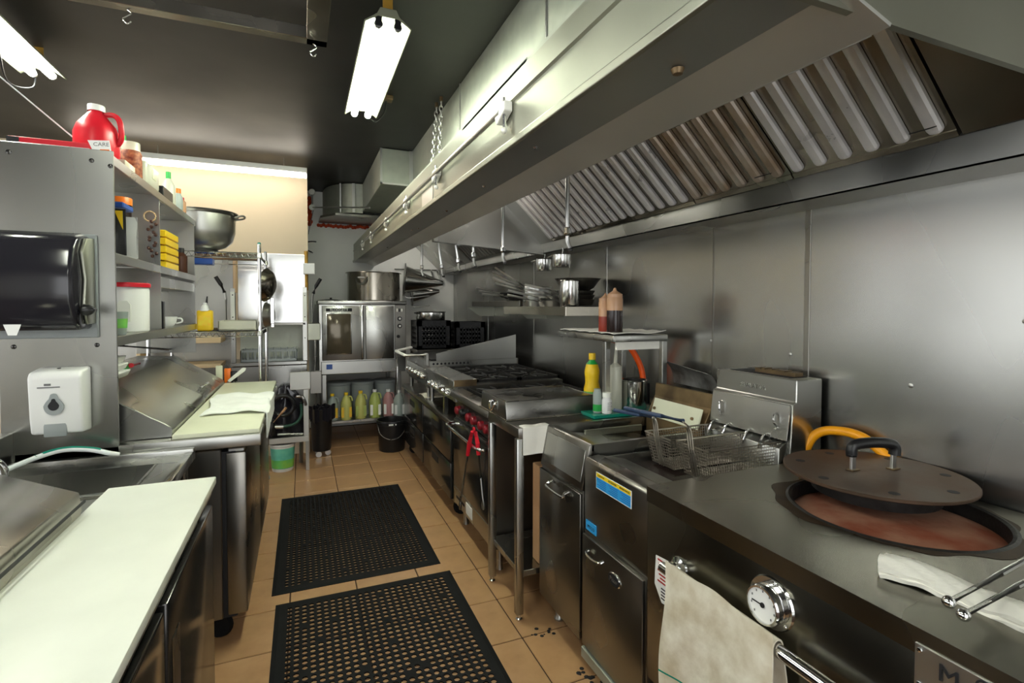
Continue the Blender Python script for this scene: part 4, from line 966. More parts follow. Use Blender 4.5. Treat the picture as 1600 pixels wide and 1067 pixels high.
def jug(x, y, z, body, label, lab, cap='plastic_white', s=1.0):
    t = thing('detergent_jug', (x, y, z), lab, 'jug', 'chemical jugs under the oven')
    pts = [(.066, 0), (.071, .006), (.071, .16), (.064, .185), (.045, .225), (.022, .25), (.019, .262)]
    obj('jug_body', L([(0, 0)]+[(r*s, h*s) for r, h in pts], (x, y, z), 20, sx=1.0, sy=.8), body, t)
    obj('cap', L([(0, .282*s), (.019*s, .282*s), (.021*s, .278*s), (.021*s, .256*s)], (x, y, z), 14), cap, t)
    obj('handle', T(curve([(x+.018*s, y, z+.24*s), (x+.05*s, y, z+.235*s), (x+.062*s, y, z+.19*s)], 4), .008*s, 8), body, t)
    obj('label_band', bev(B(x-.052*s, y-.062*s, z+.03*s, x+.052*s, y-.045*s, z+.135*s), .0005, 1), label, t, False)
    return t
jz = .285; jy = 5.73
jug(.285, jy, jz, 'liquid_clear', 'yellow_print', 'leftmost pale jug with yellow label on the oven bottom shelf', 'plastic_yellow')
jug(.425, jy-.01, jz, 'liquid_yellow', 'yellow_print', 'yellow jug with orange label second from left under the oven', 'plastic_yellow', 1.02)
jug(.575, jy, jz, 'liquid_yellow', 'liquid_green', 'olive-yellow jug with pale label third from left under the oven', 'plastic_yellow', 1.05)
jug(.725, jy-.01, jz, 'liquid_green', 'paper', 'green jug with white label fourth from left under the oven', 'plastic_white', 1.08)
jug(.87, jy, jz, 'liquid_pink', 'paper', 'jug with pink liquid and white label under the oven', 'plastic_white', 1.05)
jug(.975, jy-.07, jz, 'liquid_clear', 'paper', 'rightmost clear blue-grey jug on the oven bottom shelf', 'plastic_white', 1.02)
bk = thing('black_bucket', (.855, 5.38, 0), 'round black plastic bucket with wire handle on the floor before the oven', 'bucket')
obj('bucket_body', L([(0, 0), (.125, 0), (.13, .01), (.148, .27), (.155, .275), (.155, .30), (.160, .305), (.157, .32), (.146, .32), (.122, .012), (0, .012)], (.855, 5.38, 0), 32), 'plastic_black', bk)
obj('wire_handle', T(curve([(.705, 5.36, .285), (.72, 5.27, .20), (.80, 5.215, .15), (.90, 5.22, .16), (.98, 5.29, .23), (1.005, 5.36, .285)], 5), .004, 6), 'zinc', bk)
obj('handle_grip', C((.81, 5.212, .15), (.88, 5.216, .155), .007, n=8), 'plastic_black', bk)
obj('rim_label', B(.80, 5.226, .285, .875, 5.229, .30), 'paper', bk, False)
# black crates on a stand in the far right corner
sd = thing('corner_stand', (1.45, 5.5, 0), 'dark steel stand in the far right corner under the black crates', 'stand')
obj('top', bev(B(1.10, 5.27, 1.01, 1.88, 5.66, 1.045), .003, 1), 'steel_dark', sd)
for x in (1.12, 1.86):
    for y in (5.29, 5.64): obj('leg', bev(B(x-.015, y-.015, 0, x+.015, y+.015, 1.01), .002, 1), 'steel_dark', sd)
obj('undershelf', B(1.12, 5.28, .55, 1.86, 5.64, .565), 'steel_dark', sd, False)
def crate(x0, x1, y0, y1, z0, z1, label):
    t = thing('milk_crate', ((x0+x1)/2, (y0+y1)/2, z0), label, 'crate', 'black crates in the corner')
    b = .012
    obj('bottom', B(x0, y0, z0, x1, y1, z0+b), 'plastic_black', t, False)
    def wall(ax):
        bm = nb()
        L0, L1 = (x0, x1) if ax in 'fb' else (y0, y1)
        def bar(a, b_, za, zb):
            if ax == 'f': box(bm, a, y0, za, b_, y0+b, zb)
            if ax == 'b': box(bm, a, y1-b, za, b_, y1, zb)
            if ax == 'l': box(bm, x0, a, za, x0+b, b_, zb)
            if ax == 'r': box(bm, x1-b, a, za, x1, b_, zb)
        bar(L0, L1, z0, z0+.04); bar(L0, L1, z1-.06, z1); bar(L0, L0+.05, z0, z1); bar(L1-.05, L1, z0, z1)
        n = 7
        for k in range(n):
            a = L0+.05+(L1-L0-.1)*(k+.5)/n; bar(a-.012, a+.012, z0+.04, z1-.06)
        for k in range(4):
            z = z0+.04+(z1-z0-.1)*(k+.5)/4; bar(L0+.05, L1-.05, z-.012, z+.012)
        obj('lattice_wall', bm, 'plastic_black', t, False)
    for ax in 'fblr': wall(ax)
    return t
crate(1.11, 1.47, 5.30, 5.64, 1.046, 1.35, 'left black plastic milk crate in the far right corner')
crate(1.52, 1.86, 5.30, 5.64, 1.046, 1.33, 'right black plastic milk crate in the far right corner')
cpot = thing('low_pot', (1.29, 5.46, 1.351), 'shallow steel pot standing on the left black crate', 'pot')
obj('pot_body', L([(0, 0), (.15, 0), (.155, .008), (.155, .08), (.165, .085), (.16, .092), (.15, .085), (.15, .01), (0, .01)], (1.29, 5.46, 1.352), 36), 'steel_polish', cpot)
obj('handle', T(curve([(1.15, 5.40, 1.42), (1.11, 5.38, 1.43), (1.11, 5.44, 1.43), (1.15, 5.46, 1.42)], 4), .006, 8), 'iron_black', cpot)
obj('lid', L([(0, .10), (.02, .098), (.14, .088), (.15, .085)], (1.29, 5.46, 1.352), 30), 'steel_dark', cpot)
# cone strainers and pot lids hanging on the far wall
def cone(x, y, z, s, label, tilt):
    t = thing('conical_strainer', (x, y, z), label, 'strainer', 'strainers hanging on the far wall')
    ax = Vector((.95, -.15, tilt)).normalized()
    obj('cone', L([(.13*s, 0), (.135*s, .006), (.128*s, .012), (.120*s, .03), (.02*s, .34*s), (0, .35*s)], (x, y, z), 30, axis=ax), 'steel_polish', t)
    obj('rim', L([(.12*s, -.01), (.145*s, -.008), (.148*s, .004), (.13*s, .012)], (x, y, z), 30, axis=ax), 'steel', t)
    obj('handle', T(curve([Vector((x, y, z))-Vector((0, 0, .12*s)), Vector((x+.04, y-.02, z-.16*s)), Vector((x+.22*s, y-.03, z-.14*s))], 4), .007, 8), 'steel', t)
cone(1.17, 6.35, 1.83, 1.4, 'large shiny conical strainer hanging beside the big stock pot', -.08)
cone(1.29, 6.52, 1.66, 1.05, 'smaller conical strainer hanging under the large shiny one', .10)
hb = thing('ladle_rack', (1.4, 6.6, 1.8), 'round steel pan bottoms and hooks in the far corner under the hood', 'rack')
obj('wall_bar', C((1.1, 6.66, 1.98), (1.85, 6.66, 1.98), .008, n=8), 'steel', hb)
for i, x in enumerate((1.58, 1.66)): obj('hook', T(curve([(x, 6.65, 1.98), (x, 6.60, 1.93), (x+.02, 6.58, 1.86), (x-.03, 6.56, 1.83), (x+.03, 6.55, 1.78)], 4), .009, 6), 'zinc', hb)
# ------------------------------------------------------------------ rubber mats
def rubber_mat(x0, y0, x1, y1, label, nx, ny, border=.055, rad=.0105):
    bm = nb(); z = .0065; r = rad
    gx0, gx1, gy0, gy1 = x0+border, x1-border, y0+border, y1-border
    dx = (gx1-gx0)/nx; dy = (gy1-gy0)/ny; n = 8
    def Q(a, b, c, d): bm.faces.new([bm.verts.new(p) for p in (a, b, c, d)])
    sl = .02
    Q((x0+sl, y0+sl, z), (x1-sl, y0+sl, z), (gx1, gy0, z), (gx0, gy0, z)); Q((x1-sl, y0+sl, z), (x1-sl, y1-sl, z), (gx1, gy1, z), (gx1, gy0, z))
    Q((x1-sl, y1-sl, z), (x0+sl, y1-sl, z), (gx0, gy1, z), (gx1, gy1, z)); Q((x0+sl, y1-sl, z), (x0+sl, y0+sl, z), (gx0, gy0, z), (gx0, gy1, z))
    Q((x0, y0, .003), (x1, y0, .003), (x1-sl, y0+sl, z), (x0+sl, y0+sl, z)); Q((x1, y0, .003), (x1, y1, .003), (x1-sl, y1-sl, z), (x1-sl, y0+sl, z))
    Q((x1, y1, .003), (x0, y1, .003), (x0+sl, y1-sl, z), (x1-sl, y1-sl, z)); Q((x0, y1, .003), (x0, y0, .003), (x0+sl, y0+sl, z), (x0+sl, y1-sl, z))
    Q((x0, y0, .0008), (x1, y0, .0008), (x1, y0, .003), (x0, y0, .003)); Q((x1, y0, .0008), (x1, y1, .0008), (x1, y1, .003), (x1, y0, .003))
    Q((x0, y1, .0008), (x0, y0, .0008), (x0, y0, .003), (x0, y1, .003)); Q((x1, y1, .0008), (x0, y1, .0008), (x0, y1, .003), (x1, y1, .003))
    rng = random.Random(3)
    for i in range(nx):
        for j in range(ny):
            cx = gx0+dx*(i+.5); cy = gy0+dy*(j+.5); hx, hy = dx/2, dy/2
            out = [(cx+hx, cy), (cx+hx, cy+hy), (cx, cy+hy), (cx-hx, cy+hy), (cx-hx, cy), (cx-hx, cy-hy), (cx, cy-hy), (cx+hx, cy-hy)]
            if rng.random() < .03:
                bm.faces.new([bm.verts.new((*p, z)) for p in out]); continue
            ring = [(cx+r*math.cos(PI/4*k), cy+r*math.sin(PI/4*k)) for k in range(8)]
            O = [bm.verts.new((*p, z)) for p in out]; I = [bm.verts.new((*p, z)) for p in ring]; D = [bm.verts.new((*p, .001)) for p in ring]
            for k in range(8):
                q = (k+1) % 8; bm.faces.new((O[k], O[q], I[q], I[k])); bm.faces.new((I[k], I[q], D[q], D[k]))
    me_ = one('floor_mat', bm, 'rubber', label, 'mat', 'rubber floor mats')
    for p in me_.data.polygons: p.use_smooth = False
    return me_
rubber_mat(-.162, 2.865, .731, 4.297, 'farther black rubber mat with fine holes on the tiled aisle', 26, 42)
rubber_mat(-.138, 1.20, .759, 2.768, 'nearer black rubber mat with large holes at the bottom of the aisle', 24, 44, .05, .0125)
bm = nb()
for cx, cy, k in ((1.03, 2.06, 5), (.985, 2.08, 4), (1.07, 1.72, 9), (1.04, 1.78, 6), (1.09, 1.66, 7)):
    for i in range(k):
        x = cx+random.uniform(-.03, .03); y = cy+random.uniform(-.03, .03); r = random.uniform(.004, .012)
        lathe(bm, [(0, .0015), (r*.7, .0012), (r, 0)], (x, y, .0003), 7)
st = one('crumbs', bm, 'ink', 'dark grease crumbs on the floor tiles below the fryers', 'crumbs'); st['kind'] = 'stuff'

# ------------------------------------------------------------------ near prep table
np_ = thing('prep_table', (-.65, .9, 0), 'refrigerated prep table in the left foreground with sloped steel lid', 'prep table')
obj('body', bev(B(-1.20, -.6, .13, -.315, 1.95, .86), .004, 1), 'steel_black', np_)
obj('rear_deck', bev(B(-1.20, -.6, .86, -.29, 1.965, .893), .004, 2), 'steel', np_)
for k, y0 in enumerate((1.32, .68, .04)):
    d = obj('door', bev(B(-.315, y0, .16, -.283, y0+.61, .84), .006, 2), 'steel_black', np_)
    obj('recess_handle', bev(B(-.2835, y0+.03, .54, -.280, y0+.10, .74), .004, 1), 'steel_dark', d)
obj('lid', bev(PR([(-.57, .935), (-.575, .985), (-.90, 1.125), (-1.18, 1.16), (-1.18, .893), (-.58, .893)], 'y', .15, 1.745), .005, 2), 'steel_brown', np_)
obj('lid_seam', PR([(-.566, .955), (-.562, .955), (-.562, .962), (-.566, .962)], 'y', .15, 1.745), 'ink', np_, False)
for x in (-.42, -1.1):
    for y in (1.80, -.4): obj('caster', L([(0, -.016), (.056, -.016), (.062, 0), (.056, .016), (0, .016)], (x, y, .062), 18, axis=(0, 1, 0)), 'rubber', np_)
cbo = one('cutting_board', bev(B(-.577, .35, .895, -.277, 1.972, .921), .004, 2), 'poly_white', 'long white cutting board on the near left prep table', 'cutting board')
# ------------------------------------------------------------------ sink between the prep tables
sk = thing('hand_sink', (-.75, 2.25, 0), 'stainless sink with sloped drainboard between the two prep tables', 'sink')
sx0, sx1, sy0, sy1, szz = -1.12, -.425, 1.99, 2.485, .895
obj('rim', bev(B((sx0, sy1-.035, szz-.04, sx1, sy1, szz+.012), (sx0, sy0, szz-.04, sx1, sy0+.03, szz), (sx1-.03, sy0+.03, szz-.04, sx1, sy1-.035, szz), (sx0, sy0+.03, szz-.04, sx0+.03, sy1-.035, szz)), .004, 2), 'steel', sk)
obj('drainboard', PR([(sx0+.03, szz-.006), (sx1-.03, szz-.006), (sx1-.03, szz-.014), (sx0+.03, szz-.014)], 'y', 2.33, sy1-.035), 'steel', sk, False)
obj('bowl', B((sx0+.03, 2.325, szz-.11, sx1-.10, 2.332, szz-.004), (sx0+.03, sy0+.03, szz-.11, sx1-.10, sy0+.037, szz-.004), (sx1-.107, sy0+.03, szz-.11, sx1-.10, 2.332, szz-.004), (sx0+.03, sy0+.03, szz-.11, sx1-.10, 2.332, szz-.10)), 'steel', sk, False)
obj('bowl_deck', B(sx1-.10, sy0+.03, szz-.02, sx1-.03, 2.332, szz-.008), 'steel', sk, False)
obj('back_ledge', bev(B(sx0-.05, 2.30, szz, -1.02, sy1+.01, 1.02), .004, 1), 'steel', sk)
for x in (sx0+.04, sx1-.04):
    for y in (sy0+.03, sy1-.03): obj('leg', C((x, y, 0), (x, y, szz-.04), .018, n=12), 'steel', sk)
fc_ = thing('faucet', (-1.12, 2.10, .9), 'chrome gooseneck faucet reaching over the sink', 'faucet')
obj('spout', T(curve([(-1.20, 2.02, .97), (-1.05, 2.08, .99), (-.965, 2.12, 1.005), (-.925, 2.135, 1.0), (-.905, 2.142, .975), (-.902, 2.143, .935)], 6), .0125, 12), 'chrome', fc_)
obj('aerator', L([(.014, 0), (.016, .004), (.016, .018), (.013, .022)], (-.902, 2.143, .918), 14), 'chrome', fc_)
obj('base', C((-1.20, 2.02, .895), (-1.20, 2.02, .975), .02, n=14), 'chrome', fc_)
rh = thing('rinse_hose', (-.8, 2.4, .9), 'white and teal plastic hose arching across the sink', 'hose')
hp_ = curve([(-1.00, 2.22, .905), (-.945, 2.30, .935), (-.85, 2.38, .96), (-.77, 2.41, .95), (-.70, 2.42, .925)], 6)
obj('hose', T(hp_, .009, 10), 'hose_white', rh)
obj('teal_sleeve', T([p+Vector((0, .002, .002)) for p in hp_[9:22]], .0094, 10), 'plastic_teal', rh)
obj('tip', C(hp_[-1], hp_[-1]+Vector((.03, .004, -.007)), .009, .006, 10), 'plastic_white', rh)
# ------------------------------------------------------------------ far prep table
fp_ = thing('prep_table', (-.55, 3.3, 0), 'refrigerated prep table past the sink with a tilted steel lid', 'prep table')
py0, py1 = 2.52, 4.08
obj('body', bev(B(-1.02, py0, .12, -.335, py1, .875), .004, 1), 'steel_dark', fp_)
obj('gap_frame', B(-.335, py0+.012, .12, -.28, py1-.012, .86), 'ink', fp_, False)
for k, y0 in enumerate((py0+.004, py0+.79)):
    d = obj('door', bev(B(-.318, y0, .13, -.238, y0+.765, .855), .008, 2), 'steel_dark', fp_)
    obj('hinge', bev(B(-.31, y0+.01, .856, -.245, y0+.06, .872), .003, 1), 'zinc', d)
obj('deck', bev(B(-1.02, py0-.03, .885, -.175, py1+.01, .937), .005, 2), 'steel', fp_)
obj('lid', bev(PR([(-.52, .938), (-.515, .975), (-.545, 1.0), (-.80, 1.16), (-1.02, 1.17), (-1.02, .938)], 'y', py0+.03, py1-.01), .004, 1), 'steel', fp_)
obj('lid_handle', T(curve([(-.565, 3.45, 1.012), (-.545, 3.45, 1.035), (-.535, 3.50, 1.035), (-.535, 3.55, 1.035), (-.565, 3.56, 1.012)], 4), .008, 8), 'chrome', fp_)
for x in (-.36, -.95):
    for y in (py0+.08, py1-.1):
        obj('caster', L([(0, -.018), (.05, -.018), (.06, 0), (.05, .018), (0, .018)], (x, y, .06), 18, axis=(.3, 1, 0)), 'rubber', fp_)
        obj('caster_plate', B(x-.045, y-.045, .108, x+.045, y+.045, .12), 'zinc', fp_, False)
one('cutting_board', bev(B(-.513, py0-.01, .938, -.182, py1, .957), .003, 2), 'poly_cream', 'cream cutting board along the front of the far prep table', 'cutting board')
def tfn(u, v):
    y = 2.86+.62*v+.02*math.sin(u*5); ww = .008*abs(math.sin(v*11+u*3))+.004*math.sin(u*15+v*4)
    if u < .72: return (-.47+.29*(u/.72)+.02*math.sin(v*6)*(1-u), y, .966+ww)
    s = (u-.72)/.28; return (-.17+.006*math.sin(v*9), y+.02*math.sin(v*7), .962-.13*s*(1-.35*abs(math.sin(v*5)))+ww*(1-s))
one('kitchen_towel', sheet(tfn, 34, 36, .005), 'cloth_yellowish', 'crumpled off-white towel lying on the cream cutting board', 'towel')
# ------------------------------------------------------------------ shelf unit over the prep table
su = thing('pass_shelf', (-.87, 3.35, .94), 'stainless pass-through shelf unit standing above the far prep table', 'shelf')
pz0, pz1 = .925, 2.115
ep = obj('end_panel', bev(B(-1.055, 2.49, .90, -.69, 2.50, pz1), .002, 1), 'steel_wall', su, False)
screws(ep, [(-1.01, 2.49, 2.075), (-.76, 2.49, 2.07), (-1.01, 2.49, 1.345), (-.755, 2.49, 1.345), (-.70, 2.49, 2.055)], .009, (0, -1, 0), 'steel_black')
for z, x0 in ((2.105, -1.05), (1.715, -1.05), (1.375, -1.05)):
    sh = obj('shelf_board', B(x0, 2.50, z-.012, -.70, 4.20, z), 'steel', su, False)
    obj('front_lip', bev(B(-.705, 2.50, z-.04, -.697, 4.20, z), .002, 1), 'steel', sh, False)
obj('divider', bev(B(-1.05, 3.25, 1.375, -.703, 3.256, 1.70), .001, 1), 'steel', su, False)
obj('divider', bev(B(-1.05, 3.25, 1.715, -.703, 3.256, 2.093), .001, 1), 'steel', su, False)
obj('far_end_panel', bev(B(-1.05, 4.17, 1.175, -.70, 4.18, 2.093), .001, 1), 'steel', su, False)
obj('lower_lip', bev(B(-.92, 3.26, 1.60, -.71, 4.17, 1.66), .002, 1), 'steel', su, False)
obj('brace', T([(-.86, 2.51, 1.36), (-.86, 4.15, 1.20)], .008, 6), 'steel_dark', su)
# towel dispensers on the end panel
td = thing('towel_dispenser', (-.9, 2.40, 1.41), 'smoked black paper towel dispenser on the steel end panel', 'dispenser')
prof = [(2.49, 1.77), (2.42, 1.775), (2.355, 1.755), (2.315, 1.70), (2.295, 1.62), (2.295, 1.54), (2.31, 1.47), (2.34, 1.425), (2.38, 1.41), (2.49, 1.41)]
obj('cover', bev(PR(prof, 'x', -1.12, -.765), .016, 3), 'plastic_smoke', td)
obj('side_plate', bev(PR([(2.49, 1.765), (2.40, 1.755), (2.36, 1.70), (2.39, 1.60), (2.37, 1.5), (2.40, 1.43), (2.49, 1.43)], 'x', -.765, -.752), .005, 2), 'steel_hood', td)
obj('back_plate', bev(B(-1.12, 2.475, 1.375, -.745, 2.489, 1.78), .004, 1), 'plastic_grey', td)
obj('feed_knob', L([(0, .03), (.012, .03), (.018, .022), (.022, .008), (.022, 0)], (-.755, 2.365, 1.485), 16, axis=(1, 0, 0)), 'plastic_black', td)
obj('knob_wing', bev(B(-.742, 2.35, 1.478, -.718, 2.38, 1.492), .003, 1), 'plastic_black', td)
obj('towel_tongue', PR([(-.975, 1.435), (-.925, 1.435), (-.938, 1.395), (-.962, 1.395)], 'y', 2.335, 2.337), 'paper', td, False)
obj('logo_mark', B(-1.045, 2.2938, 1.556, -.985, 2.2955, 1.564), 'ink_grey', td, False)
wd = thing('napkin_dispenser', (-.85, 2.42, 1.01), 'white folded-towel dispenser with teardrop window below the black one', 'dispenser')
obj('cover', bev(PR([(2.49, 1.012), (2.49, 1.265), (2.40, 1.255), (2.385, 1.235), (2.395, 1.08), (2.405, 1.02)], 'x', -.935, -.775), .010, 3), 'plastic_white', wd)
obj('outlet', bev(B(-.895, 2.3985, 1.01, -.825, 2.408, 1.065), .004, 2), 'plastic_grey', wd)
bm = nb(); pts = []
for k in range(28):
    a = 2*PI*k/28; rr = .030; pts.append((-.858+rr*math.cos(a)*(1-.35*max(0, math.sin(a))), 1.128+rr*1.15*math.sin(a)+(.012 if math.sin(a) > .8 else 0)))
win = obj('window', PR(pts, 'y', 2.385, 2.394), 'plastic_grey', wd)
obj('window_core', PR([(-.858+(p[0]+.858)*.55, 1.13+(p[1]-1.128)*.55) for p in pts], 'y', 2.3835, 2.386), 'ink', win)
obj('logo_mark', B((-.905, 2.3850, 1.196, -.838, 2.3862, 1.200), (-.885, 2.3850, 1.204, -.865, 2.3862, 1.212)), 'ink_grey', wd, False)
obj('key_lock', L([(0, .002), (.010, .002), (.011, 0)], (-.855, 2.43, 1.263), 12, sy=.5), 'ink', wd)
# ------------------------------------------------------------------ goods on the shelf unit
zt = 2.1055
def bottle(name, x, y, z, prof, mt, label, cap=None, capm=None, lab=None, labm=None, cat='bottle', n=20, sx=1, sy=1, group=None):
    t = thing(name, (x, y, z), label, cat, group)
    obj('bottle_body', L([(0, 0)]+prof, (x, y, z), n, sx=sx, sy=sy), mt, t)
    if cap: obj('cap', L([(0, cap[1])]+[(cap[0], cap[1]), (cap[0]*1.05, cap[1]-.004), (cap[0]*1.05, cap[2])], (x, y, z), 14), capm, t)
    if lab: obj('label_band', L([(r+.0008, h) for r, h in lab], (x, y, z), n, sx=sx, sy=sy), labm, t)
    return t
rj = thing('red_jug', (-.80, 2.72, zt), 'big red plastic jug with handle on top of the shelf unit', 'jug')
obj('jug_body', L([(0, 0), (.082, 0), (.088, .008), (.088, .13), (.075, .165), (.042, .205), (.028, .222), (.027, .232)], (-.81, 2.72, zt), 26, sy=.9), 'plastic_red', rj)
obj('cap', L([(0, .252), (.029, .252), (.031, .248), (.031, .226)], (-.81, 2.72, zt), 18), 'plastic_white', rj)
obj('handle', T(curve([(-.785, 2.72, zt+.215), (-.745, 2.71, zt+.215), (-.722, 2.70, zt+.185), (-.718, 2.70, zt+.12), (-.735, 2.71, zt+.09)], 5), .011, 10), 'plastic_red', rj)
cbx = thing('carton', (-.9, 2.58, zt), 'flat red and white carton lying on the shelf unit edge', 'carton')
obj('box', bev(B(-1.02, 2.505, zt, -.765, 2.66, zt+.035), .002, 1), 'plastic_red', cbx)
obj('white_band', B(-1.0, 2.5035, zt+.002, -.77, 2.5048, zt+.014), 'paper', cbx, False)
obj('dark_end', B(-1.022, 2.5036, zt+.004, -.985, 2.5049, zt+.033), 'ink', cbx, False)
crd = thing('care_card', (-.72, 2.53, zt), 'small white card lettered CARE at the shelf corner', 'card')
obj('card', PR([(-.775, zt+.045), (-.705, zt+.052), (-.698, zt+.002), (-.756, zt+.0)], 'y', 2.50, 2.503), 'paper', crd, False)
text('lettering', 'CARE', .021, 'ink_grey', crd, (-.731, 2.4992, zt+.033), (1, .0, .08), (0, 0, 1), .0003)
obj('orange_line', PR([(-.735, zt+.014), (-.705, zt+.016), (-.705, zt+.008), (-.735, zt+.006)], 'y', 2.4985, 2.4999), 'plastic_orange', crd, False)
bottle('spice_jar', -.742, 2.93, zt, [(.040, 0), (.042, .005), (.042, .11), (.036, .125)], 'pepper', 'jar of red pepper flakes behind the red jug', (.034, .165, .12), 'clear_milk')
bottle('green_cap_bottle', -.80, 3.0, zt, [(.035, 0), (.037, .005), (.037, .14), (.02, .17), (.018, .19)], 'clear_milk', 'bottle with green cap peeking over the red jug', (.02, .215, .185), 'plastic_green')
one('sauce_tray', bev(B(-.755, 2.70, zt, -.705, 2.84, zt+.03), .003, 1), 'cloth_dirty', 'small red-printed packet at the shelf edge before the spice jar', 'packet')
jj = thing('vinegar_jug', (-.755, 3.18, zt), 'cloudy white plastic jug lying behind the spice jar', 'jug')
obj('jug_body', bev(B(-.80, 3.06, zt, -.71, 3.30, zt+.125), .02, 3), 'clear_milk', jj)
obj('handle_hollow', bev(B(-.712, 3.15, zt+.05, -.706, 3.22, zt+.10), .006, 2), 'poly_cream', jj)
one('black_box', bev(B(-.80, 3.33, zt, -.70, 3.55, zt+.055), .003, 1), 'plastic_black', 'small black box on the shelf unit beside the cloudy jug', 'box')
bottle('green_cap_squeeze', -.735, 3.62, zt, [(.034, 0), (.036, .005), (.036, .11), (.022, .14), (.014, .155)], 'clear_milk', 'white bottle with pointed green cap near the far shelf end', (.013, .195, .15), 'plastic_green')
bottle('orange_cap_bottle', -.725, 3.80, zt, [(.028, 0), (.03, .004), (.03, .08), (.02, .10), (.018, .11)], 'liquid_clear', 'short clear bottle with orange cap near the far shelf end', (.019, .135, .106), 'plastic_orange')
bottle('brown_bottle', -.72, 3.90, zt, [(.022, 0), (.024, .004), (.024, .07), (.012, .085)], 'liquid_amber', 'thin amber bottle last on the top of the shelf unit', (.013, .10, .083), 'plastic_red')
zm = 1.7155
def pouch(name, x, y, z, w, h, mt, label, tiltx=0., cat='bag'):
    t = thing(name, (x, y, z), label, cat)
    def fn(u, v):
        b = math.sin(u*PI)*.022*(1-.7*v)
        return (x-w/2+w*u+tiltx*v, y-b-.012*math.sin(v*4), z+.003+h*v)
    obj('front_film', sheet(fn, 14, 14, .002), mt, t)
    def fn2(u, v):
        b = math.sin(u*PI)*.022*(1-.7*v)
        return (x-w/2+w*u+tiltx*v, y+b+.004, z+.003+h*v)
    obj('rear_film', sheet(fn2, 10, 10, .002), mt, t)
    return t
pp = pouch('snack_pouch', -.742, 2.68, zm, .075, .20, 'plastic_black', 'black printed pouch with yellow corner on the middle shelf')
obj('yellow_corner', PR([(-.735, zm+.19), (-.706, zm+.19), (-.706, zm+.11)], 'y', 2.650, 2.652), 'plastic_yellow', pp, False)
bm = nb()
for k in range(9): box(bm, -.772+.004*(k % 3), 2.650, zm+.02+.017*k, -.735, 2.6515, zm+.028+.017*k)
obj('print', bm, 'paper', pp, False)
pouch('plastic_bag', -.745, 2.84, zm, .085, .19, 'bag_film', 'crinkled clear plastic bag beside the black pouch', .0)
one('blue_box', bev(B(-.79, 2.66, zm+.206, -.705, 2.80, zm+.230), .004, 1), 'plastic_blue', 'blue packet lying across the black pouch', 'packet')
bottle('orange_lid_jar', -.79, 2.94, zm, [(.04, 0), (.042, .005), (.042, .26)], 'liquid_dark', 'dark jar with orange lid at the back of the middle shelf', (.043, .295, .26), 'plastic_orange')
bd = thing('bead_bracelet', (-.74, 3.1, zm+.05), 'brown bead string hanging against the shelf divider', 'beads')
for k in range(14):
    obj('bead', sphere(nb(), (-.735+.018*math.sin(k*1.7), 3.235, zm+.05+.014*k), .009, 5), 'plastic_brown', bd)
obj('ring', T([Vector((-.745+.026*math.cos(a*PI/8), 3.24, zm+.26+.026*math.sin(a*PI/8))) for a in range(16)], .004, 6, True), 'plastic_tan', bd)
for k in range(5):
    z = zm+.045*k
    t = thing('carton_pack', (-.78, 3.6, z), ['lowest', 'second lowest', 'middle', 'second highest', 'topmost'][k]+' yellow packet in the stack on the far middle shelf', 'packet', 'yellow packets on the middle shelf')
    obj('packet', bev(B(-.86, 3.46, z+.002, -.72, 3.78, z+.040), .003, 1), 'plastic_yellow', t)
    obj('white_end', L([(0, .03), (.012, .028), (.018, .012), (.014, 0)], (-.79+.02*(k % 2), 3.46, z+.02), 12, axis=(0, -1, 0)), 'plastic_white', t)
bottle('brown_flask', -.735, 3.93, zm, [(.034, 0), (.036, .006), (.036, .11), (.02, .13), (.016, .14)], 'plastic_brown', 'dark brown bottle beside the yellow packets', (.018, .165, .135), 'plastic_black')
zl = 1.3755
wtb = bottle('white_tub', -.785, 2.98, zl, [(.085, 0), (.09, .006), (.092, .20), (.088, .215)], 'plastic_white', 'large white tub with red lid on the lower shelf', None, None, cat='tub', n=30)
obj('red_lid', L([(0, .235), (.094, .235), (.098, .23), (.098, .215), (.092, .213)], (-.785, 2.98, zl), 30), 'plastic_red', wtb)
obj('side_panel', PR([(-.80, zl+.05), (-.745, zl+.05), (-.745, zl+.13), (-.757, zl+.148), (-.788, zl+.148), (-.80, zl+.13)], 'y', 2.884, 2.89), 'poly_white', wtb, False)
gl = thing('drinking_glass', (-.738, 2.66, zl), 'glass with a green printed band in front of the white tub', 'glass')
obj('glass_body', L([(0, 0), (.032, 0), (.034, .004), (.042, .10), (.040, .10), (.032, .008), (0, .007)], (-.738, 2.66, zl), 24), 'liquid_clear', gl)
obj('green_band', L([(.0375, .03), (.0398, .07)], (-.738, 2.66, zl), 24), 'green_print', gl)
cu_ = thing('coffee_cup', (-.745, 3.72, zl), 'white ceramic coffee cup at the far end of the lower shelf', 'cup')
obj('cup_body', L([(0, 0), (.024, 0), (.027, .004), (.038, .02), (.046, .058), (.044, .058), (.034, .02), (0, .008)], (-.765, 3.72, zl), 26), 'ceramic', cu_)
obj('handle', T(curve([(-.722, 3.72, zl+.048), (-.70, 3.72, zl+.046), (-.697, 3.72, zl+.026), (-.728, 3.72, zl+.016)], 5), .005, 8), 'ceramic', cu_)
one('black_case', bev(B(-.80, 3.28, zl, -.70, 3.32, zl+.15), .004, 1), 'plastic_black', 'narrow black case beside the divider on the lower shelf', 'case')
for k in range(3):
    t = thing('food_container', (-.83, 2.75, 1.17), ['bottom', 'middle', 'top'][k]+' white plastic container in the stack behind the prep lid', 'container', 'white containers behind the prep lid')
    obj('tray', bev(PR([(-.90, 1.175+.035*k), (-.90, 1.205+.035*k), (-.745, 1.205+.035*k), (-.76, 1.175+.035*k)], 'y', 2.62, 2.88-.03*k), .004, 1), 'plastic_white', t)
